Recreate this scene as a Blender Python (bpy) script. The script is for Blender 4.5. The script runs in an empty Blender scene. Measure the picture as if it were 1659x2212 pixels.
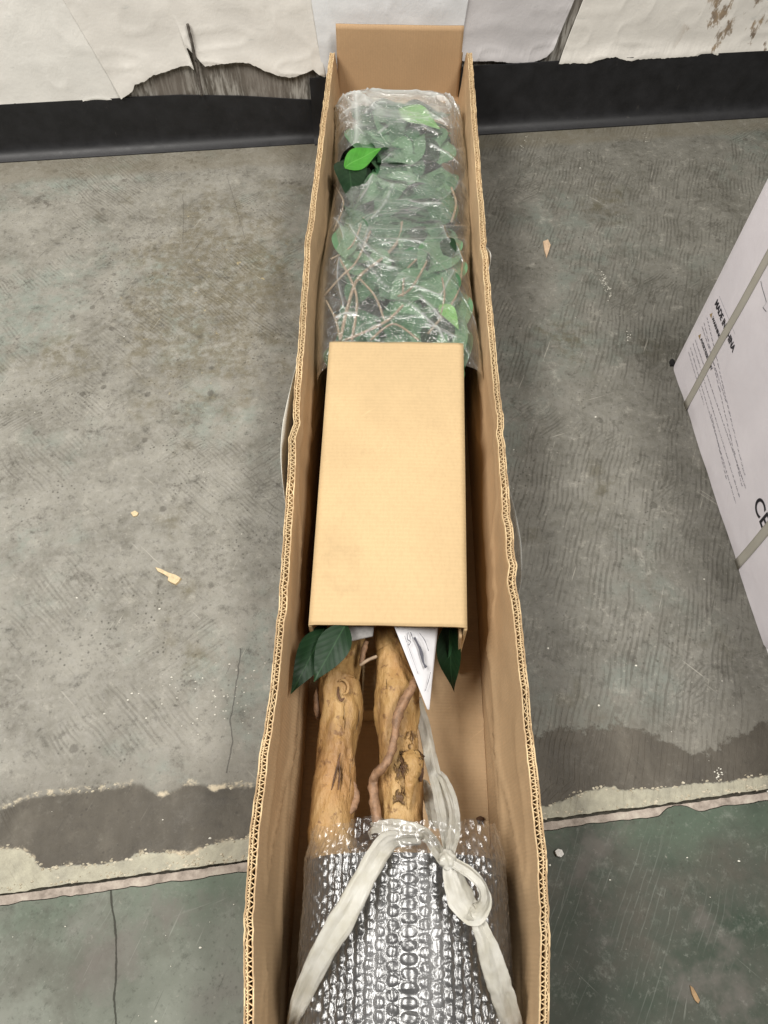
import bpy, bmesh, math, random
import numpy as np
from mathutils import Matrix, Vector
random.seed(7); RNG = np.random.RandomState(11)
S = bpy.context.scene; COL = S.collection

# ------------------------------------------------------------------ camera
F, IW, IH = 1600.0, 1659.0, 2212.0            # focal length and picture size in reading units
PITCH, ROLL, HC = math.radians(58.9), math.atan(0.0165), 1.05
_f = np.array([0, math.cos(PITCH), -math.sin(PITCH)]); _r0 = np.array([1.0, 0, 0]); _u0 = np.cross(_r0, _f)
_r = math.cos(ROLL)*_r0 + math.sin(ROLL)*_u0; _u = -math.sin(ROLL)*_r0 + math.cos(ROLL)*_u0
CAM = np.array([0, 0, HC])
cam = bpy.data.cameras.new('camera'); co = bpy.data.objects.new('camera', cam); COL.objects.link(co)
cam.sensor_fit = 'VERTICAL'; cam.sensor_height = 36; cam.lens = F/IH*36; cam.clip_start = .02; cam.clip_end = 50
co.matrix_world = Matrix(((_r[0], _u[0], -_f[0], 0), (_r[1], _u[1], -_f[1], 0), (_r[2], _u[2], -_f[2], HC), (0, 0, 0, 1)))
S.camera = co
# ------------------------------------------------------------------ light: indoor, strip lights on the ceiling
S.view_settings.view_transform = 'Standard'; S.view_settings.look = 'None'; S.view_settings.exposure = -0.08; S.view_settings.gamma = 1
w = bpy.data.worlds.new('World'); S.world = w; w.use_nodes = True
w.node_tree.nodes['Background'].inputs[0].default_value = (1.0, .97, .92, 1); w.node_tree.nodes['Background'].inputs[1].default_value = .07
def area(name, loc, sx, sy, power, col=(1, .968, .92), rz=0, tgt=None):
    l = bpy.data.lights.new(name, 'AREA'); l.shape = 'RECTANGLE'; l.size = sx; l.size_y = sy; l.energy = power; l.color = col
    o = bpy.data.objects.new(name, l); COL.objects.link(o); o.location = loc
    if tgt: o.rotation_euler = (Vector(tgt)-Vector(loc)).to_track_quat('-Z', 'Y').to_euler()
    else: o.rotation_euler = (0, 0, rz)
    return o
area('ceiling_light', (1.0, .05, 2.75), .50, 1.3, 74)
area('ceiling_light', (-1.35, .35, 2.75), .9, 1.8, 128)
S.cycles.use_denoising = True; S.cycles.transparent_max_bounces = 14; S.cycles.max_bounces = 7
S.cycles.sample_clamp_indirect = 6

# ------------------------------------------------------------------ helpers
def ray(x, y): return _f*F + _r*(x-IW/2) - _u*(y-IH/2)
def P(x, y, z): d = ray(x, y); return CAM + d*((z-HC)/d[2])
def smooth(t): return t*t*(3-2*t)
_T = [np.random.RandomState(s).rand(256, 256) for s in range(8)]
def vn(x, y, seed=0):
    x = np.asarray(x, float); y = np.asarray(y, float); x, y = np.broadcast_arrays(x, y)
    xi = np.floor(x).astype(int); yi = np.floor(y).astype(int); fx = smooth(x-xi); fy = smooth(y-yi); T = _T[seed % 8]
    a = T[xi & 255, yi & 255]; b = T[(xi+1) & 255, yi & 255]; c = T[xi & 255, (yi+1) & 255]; d = T[(xi+1) & 255, (yi+1) & 255]
    return (a*(1-fx)+b*fx)*(1-fy) + (c*(1-fx)+d*fx)*fy
def fbm(x, y, seed=0, o=4):
    s = 0; a = .5
    for k in range(o): s = s + a*vn(x*2**k, y*2**k, seed+k); a *= .5
    return s
def ridge(x, y, seed=0, p=3): return (1-np.abs(2*vn(x, y, seed)-1))**p
def interp(pts, x): pts = sorted(pts); return np.interp(x, [p[0] for p in pts], [p[1] for p in pts])
def link(name, me, mat=None, parent=None, smooth_=True):
    o = bpy.data.objects.new(name, me); COL.objects.link(o)
    if mat is not None and not me.materials: me.materials.append(mat)
    if parent is not None: o.parent = parent
    if smooth_: me.shade_smooth()
    return o
def mesh(name, V, Fc): me = bpy.data.meshes.new(name); me.from_pydata([tuple(map(float, v)) for v in V], [], [tuple(map(int, f)) for f in Fc]); me.update(); return me
def gridfaces(n, m, wrap=False):
    i, j = np.meshgrid(np.arange(n-1), np.arange(m if wrap else m-1), indexing='ij'); j2 = (j+1) % m
    return np.stack([i*m+j, (i+1)*m+j, (i+1)*m+j2, i*m+j2], -1).reshape(-1, 4)
def gridmesh(name, A, wrap=False):
    n, m = A.shape[:2]; V = A.reshape(-1, 3); Fc = gridfaces(n, m, wrap)
    me = bpy.data.meshes.new(name); me.vertices.add(len(V)); me.vertices.foreach_set('co', V.astype(np.float32).ravel())
    me.loops.add(len(Fc)*4); me.loops.foreach_set('vertex_index', Fc.astype(np.int32).ravel())
    me.polygons.add(len(Fc)); me.polygons.foreach_set('loop_start', np.arange(len(Fc), dtype=np.int32)*4)
    me.update(calc_edges=True); me.validate(); return me
def solid(o, t, off=-1):
    m = o.modifiers.new('thickness', 'SOLIDIFY'); m.thickness = t; m.offset = off; return o
def tag(o, label, cat, group=None):
    o['label'] = label; o['category'] = cat
    if group: o['group'] = group
    return o
def struct(o): o['kind'] = 'structure'; return o
def empty(name, loc=(0, 0, 0)): o = bpy.data.objects.new(name, None); o.empty_display_size = .05; o.location = loc; COL.objects.link(o); return o
def catmull(pts, n):
    pts = np.array(pts, float); k = len(pts); t = np.linspace(0, k-1, n); out = []
    for q in t:
        i = min(int(q), k-2); s = q-i; p0 = pts[max(i-1, 0)]; p1 = pts[i]; p2 = pts[i+1]; p3 = pts[min(i+2, k-1)]
        out.append(.5*((2*p1)+(-p0+p2)*s+(2*p0-5*p1+4*p2-p3)*s*s+(-p0+3*p1-3*p2+p3)*s**3))
    return np.array(out)
def tube(name, path, rad, mat, parent, ns=14, rough=0., seed=0, fr=60, cap=True, squash=1.0):
    path = np.array(path); n = len(path); rad = np.broadcast_to(np.array(rad, float), (n,)); A = np.zeros((n, ns, 3)); T = np.gradient(path, axis=0)
    up = np.array([0, 0, 1.0])
    for i in range(n):
        t = T[i]/np.linalg.norm(T[i]); a = np.cross(t, up); a = a/np.linalg.norm(a) if np.linalg.norm(a) > 1e-6 else np.array([1, 0, 0]); b = np.cross(a, t)
        for j in range(ns):
            th = 2*math.pi*j/ns; rr = rad[i]*(1+rough*(fbm(3*math.cos(th)+9, i*fr/n+3*math.sin(th), seed, 3)-.45)*2)
            A[i, j] = path[i]+a*rr*math.cos(th)+b*rr*math.sin(th)*squash
    me = gridmesh(name, A, True)
    if cap:
        bm = bmesh.new(); bm.from_mesh(me); bm.verts.ensure_lookup_table()
        bm.faces.new([bm.verts[j] for j in range(ns)]); bm.faces.new([bm.verts[(n-1)*ns+j] for j in reversed(range(ns))]); bm.to_mesh(me); bm.free()
    return link(name, me, mat, parent)

# ---- shader node helper
class N:
    def __init__(s, name):
        s.m = bpy.data.materials.new(name); s.m.use_nodes = True; s.t = s.m.node_tree; s.t.nodes.clear()
        s.out = s.t.nodes.new('ShaderNodeOutputMaterial'); s.tc = s.t.nodes.new('ShaderNodeTexCoord'); s.obj = s.tc.outputs['Object']
    def put(s, inp, v):
        if isinstance(v, bpy.types.NodeSocket): s.t.links.new(v, inp)
        elif v is not None:
            if inp.type == 'RGBA' and len(v) == 3: v = (*v, 1)
            inp.default_value = v
    def node(s, ty, outp=0, props=None, **kw):
        n = s.t.nodes.new(ty)
        for k, v in (props or {}).items(): setattr(n, k, v)
        for k, v in kw.items(): s.put(n.inputs[int(k[1:])] if k[0] == '_' and k[1:].isdigit() else n.inputs[k.replace('_', ' ')], v)
        return n.outputs[outp]
    def math(s, op, a, b=None, c=None, clamp=False):
        n = s.t.nodes.new('ShaderNodeMath'); n.operation = op; n.use_clamp = clamp
        for i, v in enumerate((a, b, c)): s.put(n.inputs[i], v)
        return n.outputs[0]
    def noise(s, scale, detail=4, rough=.55, vec=None, dist=0, out=0): return s.node('ShaderNodeTexNoise', out, Vector=vec or s.obj, Scale=scale, Detail=detail, Roughness=rough, Distortion=dist)
    def map(s, loc=(0, 0, 0), rot=(0, 0, 0), sc=(1, 1, 1), vec=None): return s.node('ShaderNodeMapping', Vector=vec or s.obj, Location=loc, Rotation=rot, Scale=sc)
    def vor(s, scale, vec=None, feature='F1', out=0, rnd=1): return s.node('ShaderNodeTexVoronoi', out, props={'feature': feature}, Vector=vec or s.obj, Scale=scale, Randomness=rnd)
    def wave(s, scale, rot=0, dist=2, dscale=2, vec=None, ty='BANDS'): return s.node('ShaderNodeTexWave', 1, props={'wave_type': ty}, Vector=s.map(rot=(0, 0, rot), vec=vec), Scale=scale, Distortion=dist, Detail=2, Detail_Scale=dscale)
    def ramp(s, fac, stops, interp_='LINEAR'):
        n = s.t.nodes.new('ShaderNodeValToRGB'); e = n.color_ramp.elements; n.color_ramp.interpolation = interp_
        while len(e) < len(stops): e.new(.5)
        for k, (p, c) in enumerate(stops):
            if not isinstance(c, tuple): c = (c, c, c)
            e[k].position = p; e[k].color = (*c, 1)
        s.put(n.inputs[0], fac); return n.outputs[0]
    def step(s, fac, a, b): # smooth step to 0..1
        n = s.t.nodes.new('ShaderNodeMapRange'); n.interpolation_type = 'SMOOTHSTEP'; s.put(n.inputs[0], fac); n.inputs[1].default_value = a; n.inputs[2].default_value = b; n.inputs[3].default_value = 0; n.inputs[4].default_value = 1; return n.outputs[0]
    def mix(s, fac, a, b, mode='MIX'):
        n = s.t.nodes.new('ShaderNodeMix'); n.data_type = 'RGBA'; n.blend_type = mode; s.put(n.inputs[0], fac); s.put(n.inputs[6], a); s.put(n.inputs[7], b); return n.outputs[2]
    def curve(s, x, pts, xr, yr):  # hand-drawn line: x in xr -> y in yr
        t = s.node('ShaderNodeMapRange', Value=x, **{'_1': xr[0], '_2': xr[1]}); n = s.t.nodes.new('ShaderNodeFloatCurve'); c = n.mapping.curves[0]
        pts = sorted(pts); pp = [((a-xr[0])/(xr[1]-xr[0]), (b-yr[0])/(yr[1]-yr[0])) for a, b in pts]
        while len(c.points) < len(pp): c.points.new(.5, .5)
        for q, (a, b) in zip(c.points, pp): q.location = (min(max(a, 0), 1), min(max(b, 0), 1)); q.handle_type = 'VECTOR'
        n.mapping.update(); s.put(n.inputs[1], t); return s.math('MULTIPLY_ADD', n.outputs[0], yr[1]-yr[0], yr[0])
    def bump(s, h, strength=.4, dist=.002, nrm=None): return s.node('ShaderNodeBump', Height=h, Strength=strength, Distance=dist, Normal=nrm)
    def bsdf(s, col, rough=.6, normal=None, spec=.5, **kw):
        n = s.t.nodes.new('ShaderNodeBsdfPrincipled'); s.put(n.inputs['Base Color'], col); s.put(n.inputs['Roughness'], rough); s.put(n.inputs['Specular IOR Level'], spec)
        if normal is not None: s.put(n.inputs['Normal'], normal)
        for k, v in kw.items(): s.put(n.inputs[k.replace('_', ' ')], v)
        return n.outputs[0]
    def done(s, sh): s.t.links.new(sh, s.out.inputs[0]); return s.m

# ------------------------------------------------------------------ floor frame: u along the joint, v towards the wall
JA, JB = P(0, 1931, 0), P(1659, 1707, 0)
ANG = math.atan2(JB[1]-JA[1], JB[0]-JA[0]); EU = np.array([math.cos(ANG), math.sin(ANG), 0]); EV = np.array([-math.sin(ANG), math.cos(ANG), 0])
J0 = JA + EU*(-(JA@EU)); 
def uv(x, y): p = P(x, y, 0)-J0; return (float(p@EU), float(p@EV))
def uvs(pts): return [uv(*p) for p in pts]
z7 = lambda a, b: ((a/1.508)*.5486, (b/1.508+2900)*.5486)
z8 = lambda a, b: ((a/1.545+2000)*.5486, (b/1.545+2600)*.5486)
TOP = uvs([z7(*p) for p in [(0, 430), (180, 350), (440, 320), (640, 300), (830, 265), (870, 295), (960, 350), (1020, 320), (1110, 270), (1200, 275), (1280, 310), (1350, 285), (1520, 290)]] +
          [z8(*p) for p in [(160, 430), (400, 410), (590, 400), (690, 345), (800, 400), (1000, 500), (1130, 560), (1210, 565), (1400, 435), (1582, 390)]])
BOT = uvs([z7(*p) for p in [(0, 660), (130, 665), (180, 700), (250, 785), (400, 765), (570, 760), (740, 735), (820, 690), (1000, 690), (1140, 700), (1240, 640), (1470, 600)]] +
          [z8(*p) for p in [(220, 890), (500, 790), (650, 760), (680, 790), (1000, 770), (1100, 750), (1300, 740), (1500, 710), (1582, 700)]])
UR = (-.62, .62)

def gritty(s, c, k=1.0, light=(.42, .40, .345), dark=(.052, .048, .038)):
    # wear of real concrete: multi-scale mottling, pits, scratches
    m1 = s.noise(24, 12, .80, s.map((5, 11, 0))); c = s.mix(s.math('MULTIPLY', s.step(m1, .52, .70), .62*k), c, dark); c = s.mix(s.math('MULTIPLY', s.step(m1, .47, .30), .38*k), c, light)
    m2 = s.noise(95, 8, .78, s.map((1, 4, 0))); c = s.mix(s.math('MULTIPLY', s.step(m2, .54, .68), .55*k), c, dark); c = s.mix(s.math('MULTIPLY', s.step(m2, .44, .32), .32*k), c, light)
    pv = s.vor(105); pm = s.math('MULTIPLY', s.step(s.math('ADD', pv, s.math('MULTIPLY', m2, .25)), .36, .22), s.step(s.noise(7, 4, .6, s.map((3, 8, 0))), .46, .62)); c = s.mix(s.math('MULTIPLY', pm, .6*k), c, dark)
    for i_, (rot, a_, thr) in enumerate(((.5, .04, .66), (-.7, .035, .67), (1.35, .03, .68))):
        sc_ = s.noise(230, 3, .6, s.map((i_*3, 2, 0), sc=(1, a_, 1), vec=s.map(rot=(0, 0, rot)))); z_ = s.step(s.noise(4.4, 4, .6, s.map((i_*7+2, 5, 0))), .46, .60)
        c = s.mix(s.math('MULTIPLY', s.math('MULTIPLY', s.step(sc_, thr, thr+.06), z_), .42*k), c, light); c = s.mix(s.math('MULTIPLY', s.math('MULTIPLY', s.step(sc_, 1-thr, .94-thr), z_), .40*k), c, dark)
    return c, m1, m2
def floor_far_mat():
    s = N('worn_concrete_far'); sep = s.t.nodes.new('ShaderNodeSeparateXYZ'); s.t.links.new(s.obj, sep.inputs[0]); U, V = sep.outputs[0], sep.outputs[1]
    big = s.noise(2.6, 5, .6); mid = s.noise(11, 6, .65); fine = s.noise(75, 5, .7); grit = s.noise(420, 3, .7)
    c = s.ramp(mid, [(.30, (.140, .132, .108)), (.52, (.228, .218, .186)), (.72, (.285, .273, .236))])
    c = s.mix(s.math('MULTIPLY', s.step(fine, .42, .68), .35), c, (.31, .30, .275))
    # teal paint remains
    teal = s.math('MULTIPLY', s.step(s.noise(3.4, 5, .6, s.map((4, 2, 0))), .50, .62), s.step(s.noise(26, 5, .7, s.map((1, 7, 0))), .36, .62))
    c = s.mix(s.math('MULTIPLY', teal, .6), c, (.205, .243, .210))
    # olive dirt
    ol = s.math('MULTIPLY', s.step(s.noise(4.3, 4, .6, s.map((9, 3, 0))), .55, .68), s.step(s.noise(34, 5, .7, s.map((3, 1, 0))), .40, .62))
    c = s.mix(s.math('MULTIPLY', ol, .8), c, (.120, .104, .062))
    # one old spill of olive adhesive left of the box, with ochre crumbs
    bx, by = uv(455, 640); dd = s.node('ShaderNodeVectorMath', 1, props={'operation': 'LENGTH'}, _0=s.map(loc=(-bx/.20, -by/.34, 0), sc=(1/.20, 1/.34, 0)))
    sp_ = s.math('MULTIPLY', s.step(s.math('ADD', dd, s.math('MULTIPLY', s.math('SUBTRACT', s.noise(14, 5, .65), .5), 2.2)), 1.05, .55), s.step(s.noise(48, 5, .72, s.map((1, 9, 0))), .36, .60))
    c = s.mix(s.math('MULTIPLY', sp_, .72), c, (.130, .112, .070))
    oc = s.math('MULTIPLY', s.step(dd, 1.1, .6), s.step(s.noise(42, 4, .6, s.map((6, 6, 0))), .66, .72)); c = s.mix(s.math('MULTIPLY', oc, .8), c, (.40, .33, .18))
    # spots and drips
    vs = s.vor(26, s.map((0, 0, 0))); vr = s.node('ShaderNodeTexVoronoi', 1, Vector=s.obj, Scale=26.); spt = s.math('MULTIPLY', s.step(s.math('ADD', vs, s.math('MULTIPLY', s.math('SUBTRACT', fine, .5), .25)), .20, .12), s.step(s.node('ShaderNodeSeparateColor', 0, Color=vr), .80, .84))
    c = s.mix(s.math('MULTIPLY', spt, .6), c, (.075, .068, .056))
    # dark mottling
    dk = s.math('MULTIPLY', s.step(s.noise(7, 5, .7, s.map((2, 12, 0))), .48, .66), s.step(s.noise(58, 5, .75, s.map((5, 1, 0))), .47, .66))
    c = s.mix(s.math('MULTIPLY', dk, .85), c, (.078, .069, .055))
    st_ = s.math('MULTIPLY', s.step(s.noise(150, 4, .75, s.map(sc=(1, .5, 1), vec=s.map(rot=(0, 0, -.6)))), .56, .70), s.step(s.noise(3.7, 3, .6, s.map((8, 1, 0))), .35, .6)); c = s.mix(s.math('MULTIPLY', st_, .5), c, (.10, .09, .074))
    # combed adhesive ridges, three lay directions
    left = s.step(U, .12, -.02)
    hs = []
    for k, (rot, sc, thr, side) in enumerate(((math.radians(-38), 46, .50, left), (math.radians(24), 40, .40, None), (math.radians(58), 48, .57, None))):
        wv = s.wave(sc, rot, 13, .20); br = s.step(s.noise(75, 4, .7, s.map((k, 0, 0), sc=(1, .16, 1), vec=s.map(rot=(0, 0, rot)))), .40, .60)
        zone = s.step(s.noise(4.2+k, 3, .55, s.map((k*5+1, k*3+2, 0))), thr, thr+.10)
        if side is not None: zone = s.math('MULTIPLY', zone, side)
        elif k == 1: zone = s.math('MULTIPLY', zone, s.step(U, -.05, .15))
        hs.append(s.math('MULTIPLY', s.math('MULTIPLY', s.step(wv, .35, .9), zone), br))
    h = s.math('MAXIMUM', s.math('MAXIMUM', hs[0], hs[1]), hs[2])
    c = s.mix(s.math('MULTIPLY', h, s.math('MULTIPLY_ADD', s.step(U, -.2, .2), .22, .32)), c, (.075, .068, .054))
    # right side of the slab is darker
    c = s.mix(s.math('MULTIPLY', s.step(s.math('ADD', U, s.math('MULTIPLY', s.math('SUBTRACT', big, .5), .3)), -.2, .22), .85), c, s.mix(.5, c, (.045, .045, .036)))
    c, m1, m2 = gritty(s, c, 1.3)
    # brown strip of adhesive along the wall
    wl = s.step(s.math('ADD', V, s.math('MULTIPLY', s.math('SUBTRACT', mid, .5), .05)), 1.445, 1.47)
    c = s.mix(s.math('MULTIPLY', wl, s.math('MULTIPLY_ADD', m1, 1.2, -.12)), c, (.165, .145, .105))
    # dark coating band at the joint
    jit = s.math('MULTIPLY', s.math('SUBTRACT', s.noise(90, 4, .7), .5), .010)
    Vj = s.math('ADD', V, jit)
    top = s.curve(U, TOP, UR, (-.05, .25)); bot = s.curve(U, BOT, UR, (-.05, .25))
    band = s.math('MULTIPLY', s.step(s.math('ADD', s.math('SUBTRACT', top, Vj), s.math('MULTIPLY', s.math('MULTIPLY', s.step(U, -.05, .15), s.math('SUBTRACT', s.noise(22, 5, .7, s.map((4, 4, 0))), .5)), .09)), -.002, .006), s.step(s.math('SUBTRACT', Vj, bot), -.001, .001))
    bc = s.ramp(s.noise(14, 5, .65, s.map(sc=(1, .5, 1))), [(.3, (.052, .045, .034)), (.55, (.080, .070, .054)), (.8, (.135, .12, .095))])
    bc = gritty(s, bc, .85, (.20, .185, .155), (.035, .03, .024))[0]
    c = s.mix(s.math('MULTIPLY', band, s.math('SUBTRACT', 1, s.math('MULTIPLY', s.step(s.noise(9, 6, .7, s.map((2, 5, 0))), .56, .72), .45))), c, bc)
    above = s.math('MULTIPLY', s.step(s.math('SUBTRACT', V, top), .075, .0), s.math('SUBTRACT', 1, band))
    c = s.mix(s.math('MULTIPLY', above, s.math('MULTIPLY', s.step(V, .02, .03), s.math('MULTIPLY_ADD', mid, .6, .1))), c, (.150, .138, .112))
    # cream crumbs along the broken edge of the coating
    ed = s.math('ABSOLUTE', s.math('SUBTRACT', Vj, top)); ed2 = s.math('ABSOLUTE', s.math('SUBTRACT', Vj, bot))
    crumb = s.math('MULTIPLY', s.step(s.math('MINIMUM', ed, ed2), .0055, .0012), s.math('MULTIPLY', s.step(s.noise(30, 4, .7, s.map((8, 8, 0))), .47, .62), s.step(U, .10, -.05)))
    c = s.mix(crumb, c, (.50, .43, .31))
    # adhesive residue between coating and joint
    res = s.math('MULTIPLY', s.step(s.math('SUBTRACT', bot, Vj), -.0005, .002), s.math('MULTIPLY_ADD', s.step(mid, .3, .6), .5, .45))
    c = s.mix(res, c, s.ramp(fine, [(.3, (.27, .25, .19)), (.7, (.43, .41, .31))]))
    # hairline cracks
    for pts, wd in (([(520, 1400), (508, 1500), (497, 1560), (503, 1600), (488, 1670)], .0009), ([(395, 420), (397, 470), (395, 520)], .0012), ([(490, 380), (508, 440), (530, 520)], .001)):
        q = [(b, a) for a, b in uvs(pts)]; lo, hi = min(p[0] for p in q), max(p[0] for p in q)
        xs = s.curve(V, q, (lo, hi), (-.7, .1)); d = s.math('ABSOLUTE', s.math('SUBTRACT', s.math('ADD', U, s.math('MULTIPLY', s.math('SUBTRACT', s.noise(60, 3), .5), .006)), xs))
        m = s.math('MULTIPLY', s.step(d, wd*1.6, wd*.5), s.math('MULTIPLY', s.math('GREATER_THAN', V, lo), s.math('LESS_THAN', V, hi)))
        c = s.mix(s.math('MULTIPLY', m, .65 if wd < .00095 else .3), c, (.035, .032, .027))
    c = s.mix(s.math('MULTIPLY', s.step(grit, .55, .75), .22), c, (.06, .055, .045))
    hh = s.math('ADD', s.math('MULTIPLY', h, -.8), s.math('ADD', s.math('MULTIPLY', m2, 1.0), s.math('ADD', s.math('MULTIPLY', m1, 1.5), s.math('MULTIPLY', band, -1.2))))
    rg = s.math('MULTIPLY_ADD', fine, .25, s.math('MULTIPLY_ADD', teal, -.1, .5))
    return s.done(s.bsdf(c, rg, s.bump(hh, .55, .0015), .35))

def floor_near_mat():
    s = N('worn_concrete_near'); sep = s.t.nodes.new('ShaderNodeSeparateXYZ'); s.t.links.new(s.obj, sep.inputs[0]); U, V = sep.outputs[0], sep.outputs[1]
    big = s.noise(4.2, 4, .6, s.map((3, 3, 0))); mid = s.noise(13, 5, .6, s.map((1, 5, 0))); fine = s.noise(80, 5, .7)
    lt = s.ramp(big, [(.30, (.105, .115, .092)), (.5, (.165, .176, .147)), (.72, (.215, .214, .188))])
    c = s.mix(s.math('MULTIPLY', s.step(mid, .50, .70), .45), lt, (.165, .150, .138))
    rt = s.ramp(s.noise(5.2, 5, .62, s.map((5, 1, 0))), [(.34, (.022, .038, .024)), (.5, (.052, .058, .045)), (.66, (.070, .060, .048))])
    c = s.mix(s.step(s.math('ADD', U, s.math('MULTIPLY', s.math('SUBTRACT', mid, .5), .25)), -.18, .22), c, rt)
    # green paint kept along the joint
    gr = s.math('MULTIPLY', s.step(s.math('ADD', V, s.math('MULTIPLY', s.math('SUBTRACT', mid, .5), .08)), -.10, -.02), s.step(s.noise(9, 4, .6, s.map((2, 2, 0))), .33, .6))
    c = s.mix(s.math('MULTIPLY', gr, .55), c, (.085, .122, .086))
    dk = s.math('MULTIPLY', s.step(s.noise(6.5, 5, .7, s.map((12, 2, 0))), .52, .68), .6); c = s.mix(dk, c, (.085, .082, .066))
    # sanding arcs
    wv = s.wave(38, math.radians(35), 6, .25); sc = s.math('MULTIPLY', s.step(wv, .9, .99), s.math('MULTIPLY', s.step(s.noise(5, 3, .5, s.map((6, 1, 0))), .50, .6), s.step(s.noise(70, 4, .7, s.map(sc=(1, .15, 1), vec=s.map(rot=(0, 0, math.radians(35))))), .45, .6)))
    c = s.mix(s.math('MULTIPLY', sc, .14), c, (.30, .32, .29))
    sp = s.math('MULTIPLY', s.step(s.noise(120, 3, .7, s.map((3, 3, 0))), .66, .76), .35); c = s.mix(sp, c, (.33, .31, .27))
    c, m1, m2 = gritty(s, c, .85, (.27, .28, .245), (.040, .042, .032)); c = s.mix(s.math('MULTIPLY', s.step(s.noise(8, 5, .65, s.map((21, 4, 0))), .54, .68), .40), c, (.150, .128, .118))
    q = [(b, a) for a, b in uvs([(222, 1890), (238, 1925), (243, 1960), (250, 2020), (252, 2080), (246, 2150), (250, 2215)])]; lo, hi = min(p[0] for p in q), max(p[0] for p in q)
    xs = s.curve(V, q, (lo, hi), (-.6, .1)); d = s.math('ABSOLUTE', s.math('SUBTRACT', s.math('ADD', U, s.math('MULTIPLY', s.math('SUBTRACT', s.noise(50, 3), .5), .006)), xs))
    m = s.math('MULTIPLY', s.step(s.math('ADD', d, s.math('MULTIPLY', m1, .0030)), .0030, .0018), s.math('MULTIPLY', s.math('GREATER_THAN', V, lo), s.math('LESS_THAN', V, hi)))
    c = s.mix(s.math('MULTIPLY', m, .85), c, (.025, .024, .018))
    hh = s.math('ADD', s.math('MULTIPLY', fine, .6), s.math('ADD', s.math('MULTIPLY', m, -3), s.math('MULTIPLY', mid, .8)))
    return s.done(s.bsdf(c, s.math('MULTIPLY_ADD', mid, .25, .5), s.bump(hh, .5, .0014), .2))

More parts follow.
